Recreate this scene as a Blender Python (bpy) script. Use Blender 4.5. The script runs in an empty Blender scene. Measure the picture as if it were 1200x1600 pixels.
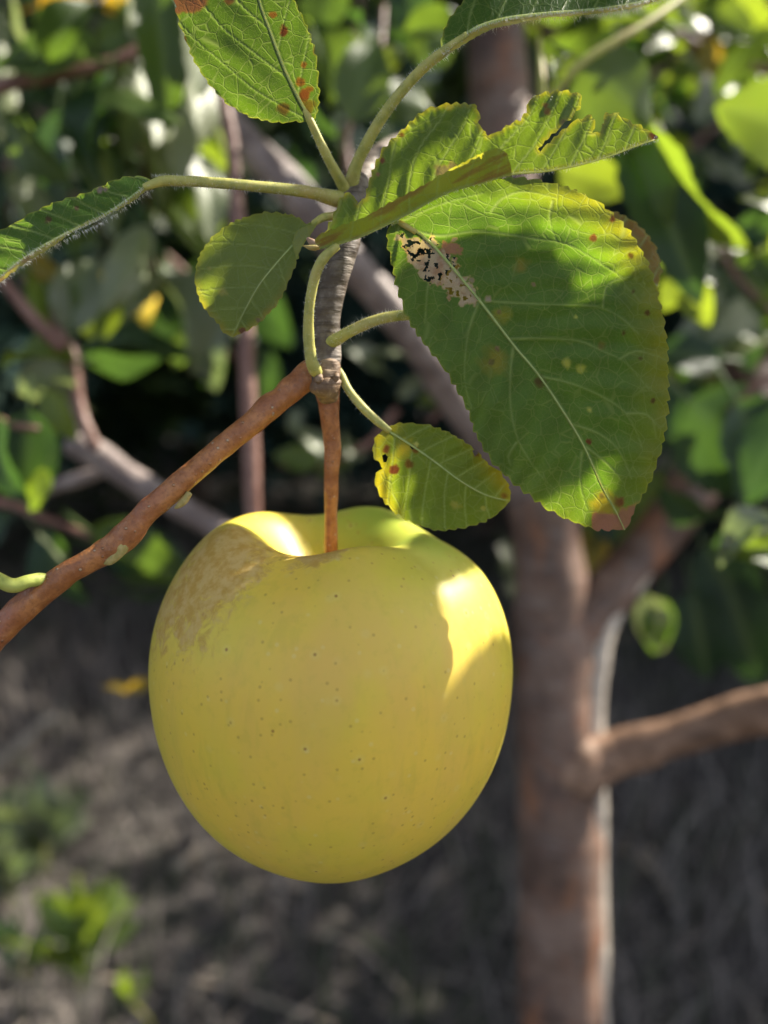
import bpy, math, random
import numpy as np
from mathutils import Vector, Matrix
from mathutils.geometry import delaunay_2d_cdt

random.seed(7)
rng = np.random.default_rng(7)
S = bpy.context.scene
COL = S.collection

# ------------------------------------------------------------------ camera
F = 1270.0                      # focal length in photograph pixels (1200 x 1600)
PITCH = math.radians(10)
CAM = Vector((0, 0, 1.15))
FWD = Vector((0, math.cos(PITCH), -math.sin(PITCH)))
UP = Vector((0, math.sin(PITCH), math.cos(PITCH)))
RIGHT = Vector((1, 0, 0))
cam = bpy.data.cameras.new('camera')
cam.sensor_fit = 'HORIZONTAL'; cam.sensor_width = 36; cam.lens = 36 * F / 1200
cam.clip_start = 0.01; cam.clip_end = 300
cam.dof.use_dof = True; cam.dof.focus_distance = 0.1515
cam.dof.aperture_fstop = 9.6
camo = bpy.data.objects.new('camera', cam); COL.objects.link(camo)
camo.location = CAM; camo.rotation_euler = (math.radians(90) - PITCH, 0, 0)
S.camera = camo

# ------------------------------------------------------------------ light
SUN_AZ = math.radians(62)       # clockwise from +Y (the viewing direction), so from the right and behind
SUN_EL = math.radians(42)
SUN = Vector((math.sin(SUN_AZ) * math.cos(SUN_EL), math.cos(SUN_AZ) * math.cos(SUN_EL), math.sin(SUN_EL)))
w = bpy.data.worlds.new('World'); S.world = w; w.use_nodes = True
nt = w.node_tree; nt.nodes.clear()
sky = nt.nodes.new('ShaderNodeTexSky'); sky.sky_type = 'NISHITA'; sky.sun_disc = False
sky.sun_elevation = SUN_EL; sky.sun_rotation = SUN_AZ
sky.air_density = 0.8; sky.dust_density = 2.5; sky.ozone_density = 0.5
hs = nt.nodes.new('ShaderNodeHueSaturation'); hs.inputs['Saturation'].default_value = 0.65
bg = nt.nodes.new('ShaderNodeBackground'); bg.inputs['Strength'].default_value = 0.11
wo = nt.nodes.new('ShaderNodeOutputWorld')
nt.links.new(sky.outputs[0], hs.inputs['Color']); nt.links.new(hs.outputs[0], bg.inputs[0]); nt.links.new(bg.outputs[0], wo.inputs[0])
sl = bpy.data.lights.new('sun', 'SUN'); sl.energy = 5.0; sl.angle = math.radians(0.55); sl.color = (1, 0.93, 0.80)
so = bpy.data.objects.new('sun', sl); COL.objects.link(so)
so.rotation_euler = SUN.to_track_quat('Z', 'Y').to_euler()
S.view_settings.view_transform = 'Standard'; S.view_settings.look = 'None'
S.view_settings.exposure = 1.48; S.view_settings.gamma = 1; S.view_settings.use_curve_mapping = False
S.cycles.use_denoising = True
S.cycles.max_bounces = 8; S.cycles.transmission_bounces = 6; S.cycles.transparent_max_bounces = 8
S.cycles.caustics_reflective = False; S.cycles.caustics_refractive = False
S.cycles.sample_clamp_indirect = 6

# ------------------------------------------------------------------ helpers
def P(x, y, d):
    return CAM + RIGHT * ((x - 600) / F * d) + UP * ((800 - y) / F * d) + FWD * d

def Pn(x, y, d):
    x = np.asarray(x, float); y = np.asarray(y, float); d = np.asarray(d, float)
    a = ((x - 600) / F * d)[:, None] * np.array(RIGHT)[None]
    b = ((800 - y) / F * d)[:, None] * np.array(UP)[None]
    return np.array(CAM)[None] + a + b + d[:, None] * np.array(FWD)[None]

def mesh_from(name, verts, faces, mat, smooth=True):
    me = bpy.data.meshes.new(name)
    me.from_pydata([tuple(v) for v in verts], [], [tuple(int(i) for i in f) for f in faces])
    if mat: me.materials.append(mat)
    if smooth: me.polygons.foreach_set('use_smooth', [True] * len(me.polygons))
    me.update()
    return me

def link(name, me, parent=None):
    o = bpy.data.objects.new(name, me); COL.objects.link(o)
    if parent is not None: o.parent = parent
    return o

def thing(name, label, cat, loc=(0, 0, 0), group=None):
    o = bpy.data.objects.new(name, None); COL.objects.link(o)
    o.empty_display_size = 0.01
    o.location = loc; o['label'] = label; o['category'] = cat
    if group: o['group'] = group
    return o

def keep(o, root):
    """parent a world-space mesh to a thing that may not sit at the origin"""
    o.parent = root
    o.matrix_parent_inverse = Matrix.Translation(root.location).inverted()
    return o

def catmull(pts, step):
    pts = np.asarray(pts, float)
    P0 = np.vstack([2 * pts[0] - pts[1], pts, 2 * pts[-1] - pts[-2]])
    out = []
    for i in range(len(pts) - 1):
        a, b, c, d = P0[i:i + 4]
        L = np.linalg.norm((c - b)[:2]) if pts.shape[1] != 3 or abs(step) > 0.5 else np.linalg.norm(c - b)
        n = max(1, int(math.ceil(L / step)))
        t = np.linspace(0, 1, n, endpoint=False)[:, None]
        out.append(0.5 * ((2 * b) + (c - a) * t + (2 * a - 5 * b + 4 * c - d) * t ** 2 + (3 * b - a - 3 * c + d) * t ** 3))
    out.append(pts[-1:])
    return np.vstack(out)

def vnoise(p, seed=0):
    """cheap smooth value noise in 2-D, 0..1"""
    p = np.asarray(p, float)
    i = np.floor(p).astype(np.int64); f = p - i
    f = f * f * (3 - 2 * f)
    def h(a, b):
        n = (a * 374761393 + b * 668265263 + seed * 982451653) & 0xffffffff
        n = ((n ^ (n >> 13)) * 1274126177) & 0xffffffff
        return ((n ^ (n >> 16)) & 0xffff) / 65535.0
    x0, y0 = i[:, 0], i[:, 1]
    a = h(x0, y0) * (1 - f[:, 0]) + h(x0 + 1, y0) * f[:, 0]
    b = h(x0, y0 + 1) * (1 - f[:, 0]) + h(x0 + 1, y0 + 1) * f[:, 0]
    return a * (1 - f[:, 1]) + b * f[:, 1]

def fbm(p, seed=0, o=4):
    s = 0; a = 0.5; p = np.asarray(p, float); t = 0
    for k in range(o):
        s = s + a * vnoise(p, seed + k); t += a; a *= 0.5; p = p * 2.03 + 11.7
    return s / t

def tube_mesh(name, wp, rad, mat, nseg=14, rough=0.0, rfreq=200.0, cap=True, seed=1, bumps=()):
    """wp: N x 3 world points, rad: N radii (m).  rough: relative radius noise."""
    wp = np.asarray(wp, float); rad = np.asarray(rad, float); n = len(wp)
    tan = np.gradient(wp, axis=0); tan /= np.linalg.norm(tan, axis=1)[:, None] + 1e-12
    ref = np.array([0.3, -0.8, 0.5]); verts = []
    u = np.cross(tan[0], ref); u /= np.linalg.norm(u)
    s = np.concatenate([[0], np.cumsum(np.linalg.norm(np.diff(wp, axis=0), axis=1))])
    ang = np.linspace(0, 2 * np.pi, nseg, endpoint=False)
    for i in range(n):
        u = u - tan[i] * np.dot(u, tan[i]); u /= np.linalg.norm(u) + 1e-12
        v = np.cross(tan[i], u)
        r = np.full(nseg, rad[i])
        if rough:
            q = np.stack([np.cos(ang) * 1.6 + 5, np.full(nseg, s[i] * rfreq)], 1)
            q2 = np.stack([np.sin(ang) * 1.6 + 9, np.full(nseg, s[i] * rfreq)], 1)
            r = r * (1 + rough * (vnoise(q, seed) + vnoise(q2, seed + 5) - 1.0))
        for (bs, br, ba) in bumps:
            r = r * (1 + ba * math.exp(-((s[i] - bs) / br) ** 2))
        verts.append(wp[i] + np.outer(np.cos(ang) * r, u) + np.outer(np.sin(ang) * r, v))
    V = np.vstack(verts); faces = []
    for i in range(n - 1):
        for k in range(nseg):
            a = i * nseg + k; b = i * nseg + (k + 1) % nseg
            faces.append((a, b, b + nseg, a + nseg))
    if cap:
        V = np.vstack([V, wp[0] - tan[0] * rad[0] * 0.35, wp[-1] + tan[-1] * rad[-1] * 0.35])
        c0 = len(V) - 2; c1 = len(V) - 1
        for k in range(nseg):
            faces.append((c0, (k + 1) % nseg, k)); e = (n - 1) * nseg
            faces.append((c1, e + k, e + (k + 1) % nseg))
    return mesh_from(name, V, faces, mat)

def pxtube(name, pts, mat, parent, step=6, **kw):
    """pts: (px, py, depth, width_px) -> a tube in the world"""
    c = catmull(np.asarray(pts, float), step)
    wp = Pn(c[:, 0], c[:, 1], c[:, 2]); rad = c[:, 3] * 0.5 * c[:, 2] / F
    o = link(name, tube_mesh(name, wp, rad, mat, **kw))
    if parent is not None: keep(o, parent) if parent.type == 'EMPTY' else setattr(o, 'parent', parent)
    return o

# ------------------------------------------------------------------ node helpers
class N:
    def __init__(s, name):
        s.m = bpy.data.materials.new(name); s.m.use_nodes = True
        s.t = s.m.node_tree; s.t.nodes.clear()
        s.out = s.t.nodes.new('ShaderNodeOutputMaterial')
    def n(s, typ, **kw):
        x = s.t.nodes.new('ShaderNode' + typ)
        for k, v in kw.items(): setattr(x, k, v)
        return x
    def l(s, a, b): s.t.links.new(a, b)
    def put(s, sock, v):
        if isinstance(v, bpy.types.NodeSocket): s.l(v, sock)
        else: sock.default_value = v
    def math(s, op, a, b=0.0, c=None, clamp=False):
        x = s.n('Math', operation=op, use_clamp=clamp); s.put(x.inputs[0], a); s.put(x.inputs[1], b)
        if c is not None: s.put(x.inputs[2], c)
        return x.outputs[0]
    def mix(s, f, a, b, mode='MIX'):
        x = s.n('Mix', data_type='RGBA', blend_type=mode); s.put(x.inputs[0], f)
        s.put(x.inputs[6], a if isinstance(a, bpy.types.NodeSocket) else (*a, 1)); s.put(x.inputs[7], b if isinstance(b, bpy.types.NodeSocket) else (*b, 1))
        return x.outputs[2]
    def ramp(s, v, a, b, lo=0.0, hi=1.0):
        x = s.n('MapRange', interpolation_type='SMOOTHSTEP'); s.put(x.inputs[0], v); x.inputs[1].default_value = a; x.inputs[2].default_value = b
        x.inputs[3].default_value = lo; x.inputs[4].default_value = hi
        return x.outputs[0]
    def noise(s, co, scale, detail=4, rough=0.55, dist=0.0, out=0):
        x = s.n('TexNoise'); s.l(co, x.inputs['Vector']); x.inputs['Scale'].default_value = scale
        x.inputs['Detail'].default_value = detail; x.inputs['Roughness'].default_value = rough; x.inputs['Distortion'].default_value = dist
        return x.outputs[out]
    def voro(s, co, scale, feature='F1', rand=1.0):
        x = s.n('TexVoronoi', feature=feature); s.l(co, x.inputs['Vector']); x.inputs['Scale'].default_value = scale
        x.inputs['Randomness'].default_value = rand
        return x
    def scale(s, co, v):
        x = s.n('Mapping'); s.l(co, x.inputs['Vector']); x.inputs['Scale'].default_value = v
        return x.outputs[0]
    def bump(s, h, strength, dist, prev=None):
        x = s.n('Bump'); s.l(h, x.inputs['Height']); x.inputs['Strength'].default_value = strength; x.inputs['Distance'].default_value = dist
        if prev is not None: s.l(prev, x.inputs['Normal'])
        return x.outputs[0]
    def obj(s): return s.n('TexCoord').outputs['Object']
    def geo(s): return s.n('NewGeometry').outputs['Position']
    def attr(s, name, out='Fac'):
        x = s.n('Attribute', attribute_name=name); return x.outputs[out]
    def bsdf(s, col, rough=0.6, spec=0.4, normal=None, **kw):
        b = s.n('BsdfPrincipled'); s.put(b.inputs['Base Color'], col if isinstance(col, bpy.types.NodeSocket) else (*col, 1))
        s.put(b.inputs['Roughness'], rough); s.put(b.inputs['Specular IOR Level'], spec)
        if normal is not None: s.l(normal, b.inputs['Normal'])
        for k, v in kw.items(): s.put(b.inputs[k.replace('_', ' ')], v)
        return b
    def done(s, sh): s.l(sh, s.out.inputs[0]); return s.m

# ------------------------------------------------------------------ materials
def mat_leaf_near():
    m = N('leaf_blade')
    col = m.attr('tint', 'Color'); vein = m.attr('vein'); brown = m.attr('dead')
    luv = m.attr('luv', 'Vector')
    warp = m.noise(luv, 9, 2, out=1)
    wv = m.n('VectorMath', operation='MULTIPLY_ADD'); m.l(warp, wv.inputs[0]); wv.inputs[1].default_value = (.05, .05, 0); m.l(luv, wv.inputs[2])
    v1 = m.voro(wv.outputs[0], 4.4, 'DISTANCE_TO_EDGE'); v2 = m.voro(wv.outputs[0], 15, 'DISTANCE_TO_EDGE')
    net1 = m.ramp(v1.outputs['Distance'], 0.0, 0.055, 1, 0); net2 = m.ramp(v2.outputs['Distance'], 0.0, 0.07, 1, 0)
    net = m.math('MAXIMUM', m.math('MULTIPLY', net1, 0.70), m.math('MULTIPLY', net2, 0.34))
    allv = m.math('MAXIMUM', vein, net)
    live = m.math('SUBTRACT', 1.0, brown)
    vf = m.math('MULTIPLY', allv, live)
    mott = m.noise(luv, 2.2, 5, .6)
    c0 = m.mix(m.ramp(mott, .35, .7, 0, .30), col, (.10, .17, .02))
    fine = m.noise(luv, 60, 2)
    c0 = m.mix(m.ramp(fine, .3, .7, 0, .18), c0, (.02, .045, .006))
    c1 = m.mix(m.math('MULTIPLY', m.math('MULTIPLY', m.math('MAXIMUM', m.math('MULTIPLY', vein, 1.1), m.math('MULTIPLY', net, .28)), live), .58, clamp=True), c0, (.25, .34, .11))
    # transmitted light: yellower and brighter than reflected
    tm = m.n('VectorMath', operation='MULTIPLY'); m.l(col, tm.inputs[0]); tm.inputs[1].default_value = (4.1, 3.4, .6)
    t1 = m.mix(m.math('MULTIPLY', vf, .50), tm.outputs[0], (.62, .70, .20))
    hgt = m.math('SUBTRACT', m.math('MULTIPLY', fine, .22), m.math('MULTIPLY', net, .9))
    nb = m.bump(hgt, .5, .00018)
    hgt2 = m.math('MULTIPLY', vein, -1.0)
    nb = m.bump(hgt2, .35, .0002, nb)
    b = m.bsdf(c1, m.ramp(brown, 0, 1, .46, .8), .34, nb)
    t1 = m.mix(m.math('MULTIPLY', brown, .75), t1, m.mix(.5, col, (.10, .045, .02)))
    tr = m.n('BsdfTranslucent'); m.l(t1, tr.inputs[0]); m.l(nb, tr.inputs[1])
    mx = m.n('MixShader'); mx.inputs[0].default_value = .44
    m.l(b.outputs[0], mx.inputs[1]); m.l(tr.outputs[0], mx.inputs[2])
    return m.done(mx.outputs[0])

def mat_leaf_far(name, base, trans, spec=.45, rough=.38, yellow=.15):
    m = N(name)
    oi = m.n('ObjectInfo').outputs['Random']
    co = m.obj()
    c = m.mix(m.ramp(oi, .0, 1, 0, .75), base, (base[0] * .45, base[1] * .5, base[2] * .6))
    sp = m.noise(co, 60, 4)
    c = m.mix(m.ramp(sp, .60, .75, 0, yellow), c, (.22, .15, .03))
    mid = m.attr('vein')
    c = m.mix(m.math('MULTIPLY', mid, .5), c, (.22, .30, .10))
    t = m.mix(m.ramp(oi, 0, 1, 0, .5), trans, (trans[0] * .6, trans[1] * .8, trans[2]))
    t = m.mix(m.ramp(sp, .58, .72, 0, yellow * 2), t, (.75, .42, .03))
    b = m.bsdf(c, rough, spec, m.bump(m.noise(co, 160, 3), .25, .0006))
    tr = m.n('BsdfTranslucent'); m.l(t, tr.inputs[0])
    mx = m.n('MixShader'); mx.inputs[0].default_value = .42
    m.l(b.outputs[0], mx.inputs[1]); m.l(tr.outputs[0], mx.inputs[2])
    return m.done(mx.outputs[0])

def mat_petiole(name, base=(.44, .42, .12), end=(.42, .30, .12)):
    m = N(name); co = m.geo()
    n1 = m.noise(m.scale(co, (1, 1, 1)), 500, 4)
    c = m.mix(m.ramp(n1, .4, .7), base, (base[0] * .7, base[1] * .75, base[2] * .7))
    c = m.mix(m.ramp(m.noise(co, 90, 2), .52, .7, 0, .6), c, end)
    b = m.bsdf(c, .55, .35, m.bump(m.noise(co, 1800, 3), .4, .0001), Subsurface_Weight=.25, Subsurface_Scale=.002, Subsurface_Radius=(1, .8, .3))
    return m.done(b.outputs[0])

def mat_young_bark():
    m = N('young_twig_bark'); co = m.geo()
    n1 = m.noise(co, 260, 5, .6); n2 = m.noise(co, 900, 4); n3 = m.noise(co, 45, 3)
    c = m.mix(m.ramp(n1, .35, .68), (.30, .105, .030), (.48, .20, .065))
    c = m.mix(m.ramp(n3, .50, .68, 0, .75), c, (.26, .075, .050))
    c = m.mix(m.ramp(n2, .60, .75, 0, .35), c, (.42, .30, .22))
    c = m.mix(m.ramp(m.noise(co, 1400, 4, .7), .45, .7, 0, .45), c, (.12, .045, .02))
    v = m.voro(co, 700); len_ = m.ramp(v.outputs['Distance'], .10, .26, 1, 0)
    sel = m.ramp(m.n('SeparateColor').outputs[0], 0, 1)
    sc = m.n('SeparateColor'); m.l(v.outputs['Color'], sc.inputs[0])
    pick = m.math('GREATER_THAN', sc.outputs[0], .68)
    lf = m.math('MULTIPLY', len_, pick)
    c = m.mix(m.math('MULTIPLY', lf, m.ramp(m.noise(co, 180, 3), .35, .6, .15, .85)), c, (.56, .42, .28))
    nb = m.bump(n1, .6, .0006); nb = m.bump(n2, .7, .0003, nb); nb = m.bump(lf, .8, .0004, nb)
    b = m.bsdf(c, .38, .5, nb)
    return m.done(b.outputs[0])

def mat_old_bark(name='old_spur_bark', a=(.095, .070, .052), bb=(.22, .185, .155), sc=1.0, ring=True, dark=(.05, .035, .025)):
    m = N(name); co = m.geo()
    n1 = m.noise(co, 160 * sc, 5, .65); n2 = m.noise(co, 700 * sc, 4, .6)
    cs = m.scale(co, (120 * sc, 120 * sc, 900 * sc)) if ring else m.scale(co, (90 * sc, 90 * sc, 260 * sc))
    rg = m.noise(cs, 1.0, 3, .6)
    c = m.mix(m.ramp(n1, .38, .66), a, bb)
    c = m.mix(m.ramp(rg, .52, .68, 0, .8), c, dark)
    c = m.mix(m.ramp(n2, .58, .75, 0, .4), c, (bb[0] * 1.4, bb[1] * 1.4, bb[2] * 1.4))
    nb = m.bump(rg, .9, .0006 / sc); nb = m.bump(n2, .5, .0002 / sc, nb)
    b = m.bsdf(c, .62, .35, nb)
    return m.done(b.outputs[0])

def mat_trunk():
    m = N('trunk_bark'); co = m.geo()
    n0 = m.noise(co, 22, 5, .65); n1 = m.noise(co, 70, 5, .7); hs_ = m.noise(m.scale(co, (30, 30, 160)), 1, 4, .6)
    c = m.mix(m.ramp(n0, .35, .65), (.080, .048, .036), (.21, .135, .10))
    c = m.mix(m.ramp(n1, .50, .70, 0, .8), c, (.19, .085, .05))
    c = m.mix(m.ramp(hs_, .56, .72, 0, .5), c, (.24, .20, .18))
    c = m.mix(m.ramp(m.noise(m.scale(co, (1, 1, .4)), 34, 4, .6), .55, .66, 0, .75), c, (.27, .115, .055))
    c = m.mix(m.ramp(m.noise(co, 120, 4, .7), .56, .68, 0, .6), c, (.045, .028, .022))
    nb = m.bump(hs_, .6, .002); nb = m.bump(n1, .5, .0016, nb)
    b = m.bsdf(c, .5, .4, nb)
    return m.done(b.outputs[0])

def mat_apple():
    m = N('apple_skin'); co = m.obj()
    russ = m.attr('russet'); green = m.attr('green'); blush = m.attr('blush')
    n1 = m.noise(m.scale(co, (1, 1, .35)), 90, 4, .55)      # faint streaks running from stem to calyx
    n2 = m.noise(co, 420, 4, .6); n3 = m.noise(co, 45, 3, .5)
    c = m.mix(m.ramp(n3, .35, .65), (.81, .565, .075), (.73, .575, .065))
    c = m.mix(m.ramp(n1, .45, .70, 0, .40), c, (.76, .50, .11))
    c = m.mix(m.math('MULTIPLY', m.math('MULTIPLY', blush, m.ramp(n1, .3, .6)), .35), c, (.72, .42, .12))
    c = m.mix(green, c, (.40, .50, .07))
    c = m.mix(m.ramp(n2, .50, .75, 0, .16), c, (.45, .38, .05))
    # pale halos and brown lenticels
    def dots(scale, r0, r1, keepv, ch=0):
        v = m.voro(co, scale); sc = m.n('SeparateColor'); m.l(v.outputs['Color'], sc.inputs[0])
        return m.math('MULTIPLY', m.ramp(v.outputs['Distance'], r0, r1, 1, 0), m.math('GREATER_THAN', sc.outputs[ch], keepv))
    sz = m.ramp(m.noise(co, 75, 2), .3, .7, .55, 1.25)
    halo = dots(215, .10, .28, .35); core = m.math('MULTIPLY', dots(215, .03, .10, .28), m.ramp(m.noise(co, 140, 2), .34, .56, 0, 1))
    small = dots(520, .08, .22, .55); pale = dots(330, .06, .20, .50, 1)
    c = m.mix(m.math('MULTIPLY', halo, .16), c, (.78, .68, .26))
    c = m.mix(m.math('MULTIPLY', pale, .22), c, (.80, .74, .38))
    c = m.mix(m.math('MULTIPLY', small, .55), c, (.42, .25, .05))
    c = m.mix(m.math('MULTIPLY', core, .85), c, (.30, .13, .03))
    fl = m.noise(m.scale(co, (1, 1, .25)), 260, 3, .6)
    c = m.mix(m.ramp(fl, .52, .72, 0, .22), c, (.50, .42, .05))
    # russet: netted, corky
    rn = m.noise(co, 330, 6, .68, .8); rl = m.noise(co, 80, 4, .6)
    rm = m.math('ADD', russ, m.math('MULTIPLY', m.math('SUBTRACT', rn, .5), .95))
    rm = m.math('ADD', rm, m.math('MULTIPLY', m.math('SUBTRACT', rl, .5), .7))
    rf = m.ramp(rm, .40, .66)
    rc = m.mix(m.ramp(n2, .35, .65), (.48, .27, .06), (.62, .42, .16))
    c = m.mix(m.math('MULTIPLY', rf, m.ramp(russ, 0, .6, .22, .80)), c, rc)
    nb = m.bump(m.noise(co, 55, 3), .22, .0014)
    nb = m.bump(m.math('ADD', m.math('MULTIPLY', rf, m.math('ADD', rn, .3)), m.math('MULTIPLY', halo, .15)), .45, .0002, nb)
    nb = m.bump(m.noise(co, 1500, 2), .12, .00006, nb)
    b = m.bsdf(c, m.ramp(rf, 0, 1, .44, .6), .32, nb, Subsurface_Weight=.22, Subsurface_Scale=.004, Subsurface_Radius=(1, .7, .25))
    return m.done(b.outputs[0])

def mat_simple(name, c, c2, sc, rough=.6, spec=.3, sss=0):
    m = N(name); co = m.geo()
    cc = m.mix(m.ramp(m.noise(co, sc, 5, .6), .35, .68), c, c2)
    b = m.bsdf(cc, rough, spec, m.bump(m.noise(co, sc * 4, 3), .4, .25 / sc), Subsurface_Weight=sss, Subsurface_Scale=.002)
    return m.done(b.outputs[0])

def mat_ground():
    m = N('ground_soil'); co = m.geo()
    n0 = m.noise(co, .6, 4); n1 = m.noise(co, 7, 5, .65); n2 = m.noise(co, 60, 4, .7)
    c = m.mix(m.ramp(n1, .35, .65), (.055, .051, .053), (.125, .112, .106))
    c = m.mix(m.ramp(n0, .48, .62, 0, .6), c, (.045, .055, .030))
    c = m.mix(m.ramp(n2, .5, .75, 0, .6), c, (.15, .125, .095))
    b = m.bsdf(c, .9, .1, m.bump(m.math('ADD', n1, m.math('MULTIPLY', n2, .3)), .8, .03))
    return m.done(b.outputs[0])

def mat_blades(name, a, bcol, tr=.25):
    m = N(name)
    r = m.attr('rnd')
    c = m.mix(r, a, bcol)
    b = m.bsdf(c, .7, .2)
    t = m.n('BsdfTranslucent'); m.l(c, t.inputs[0])
    mx = m.n('MixShader'); mx.inputs[0].default_value = tr
    m.l(b.outputs[0], mx.inputs[1]); m.l(t.outputs[0], mx.inputs[2])
    return m.done(mx.outputs[0])

M_LEAF = mat_leaf_near()
M_PET = mat_petiole('petiole_skin')
M_MID = mat_petiole('midrib_skin', (.34, .42, .14), (.40, .40, .16))
M_HAIR = mat_simple('leaf_hair', (.75, .74, .66), (.85, .84, .78), 900, .5, .3)
M_TWIG = mat_young_bark()
M_OLD = mat_old_bark()
M_TRUNK = mat_trunk()
M_SHOOT = mat_simple('shoot_bark', (.16, .075, .055), (.25, .14, .11), 90, .45, .45)
M_GREY = mat_simple('grey_branch_bark', (.17, .13, .12), (.33, .27, .25), 70, .5, .4)
M_APPLE = mat_apple()
M_KNOB = mat_old_bark('knob_bark', (.17, .105, .06), (.34, .24, .15), 1.3, True, (.09, .05, .03))
M_BUD = mat_simple('bud_skin', (.36, .30, .10), (.50, .40, .16), 900, .5, .3, .2)
M_LF = [mat_leaf_far('leaf_green', (.075, .120, .032), (.22, .34, .025)),
        mat_leaf_far('leaf_deep_green', (.036, .078, .034), (.08, .16, .02), .4, .42, .05),
        mat_leaf_far('leaf_lime', (.10, .155, .025), (.40, .52, .03), .45, .4, .25),
        mat_leaf_far('leaf_yellowing', (.34, .24, .03), (.85, .50, .03), .3, .5, .8),
        mat_leaf_far('leaf_pale', (.27, .30, .17), (.26, .32, .08), .8, .36, .05)]

# ------------------------------------------------------------------ detailed foreground leaves
def inpoly(q, poly):
    x, y = q[:, 0], q[:, 1]; r = np.zeros(len(q), bool); n = len(poly)
    for i in range(n):
        x1, y1 = poly[i]; x2, y2 = poly[(i + 1) % n]
        c = ((y1 > y) != (y2 > y)) & (x < (x2 - x1) * (y - y1) / (y2 - y1 + 1e-12) + x1)
        r ^= c
    return r

def polydist(q, line):
    """distance of q to a polyline, arclength there, side sign"""
    best = np.full(len(q), 1e9); s = np.zeros(len(q)); sg = np.ones(len(q)); acc = 0
    for i in range(len(line) - 1):
        a = line[i, :2]; b = line[i + 1, :2]; ab = b - a; L = np.linalg.norm(ab) + 1e-9
        t = ((q - a) @ ab) / L ** 2
        lo = -9 if i == 0 else 0; hi = 9 if i == len(line) - 2 else 1
        t = np.clip(t, 0, 1)
        pr = a + t[:, None] * ab; d = np.linalg.norm(q - pr, axis=1); m = d < best
        best[m] = d[m]; s[m] = acc + t[m] * L
        cr = ab[0] * (q[:, 1] - a[1]) - ab[1] * (q[:, 0] - a[0])
        sg[m] = np.sign(cr[m]); acc += L
    return best, s, sg

def teeth(side, amp, period, outward, seed=0, smooth=5):
    """serrate one margin (base -> tip); outward = +1/-1 for the side of travel"""
    c = catmull(np.asarray(side, float), smooth) if smooth else np.asarray(side, float)
    c = c[:, :2]
    seg = np.linalg.norm(np.diff(c, axis=0), axis=1); s = np.concatenate([[0], np.cumsum(seg)]); L = s[-1]
    n = max(6, int(L / 3.0)); ss = np.linspace(0, L, n)
    x = np.interp(ss, s, c[:, 0]); y = np.interp(ss, s, c[:, 1])
    tx = np.gradient(x); ty = np.gradient(y); tl = np.hypot(tx, ty) + 1e-9
    nx, ny = ty / tl * outward, -tx / tl * outward
    r = np.random.default_rng(seed)
    wob = fbm(np.stack([ss / (period * 2.6), np.zeros(n)], 1), seed)
    ph = (ss / period + 1.6 * wob) % 1.0
    prof = np.where(ph < .78, (ph / .78) ** .75, (1 - ph) / .22)
    am = amp * (.55 + .9 * vnoise(np.stack([ss / period * .9, np.ones(n)], 1), seed + 3))
    env = np.clip(np.minimum(ss, L - ss) / (period * 1.5), 0, 1)
    x = x + nx * prof * am * env; y = y + ny * prof * am * env
    return np.stack([x, y], 1)

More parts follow.
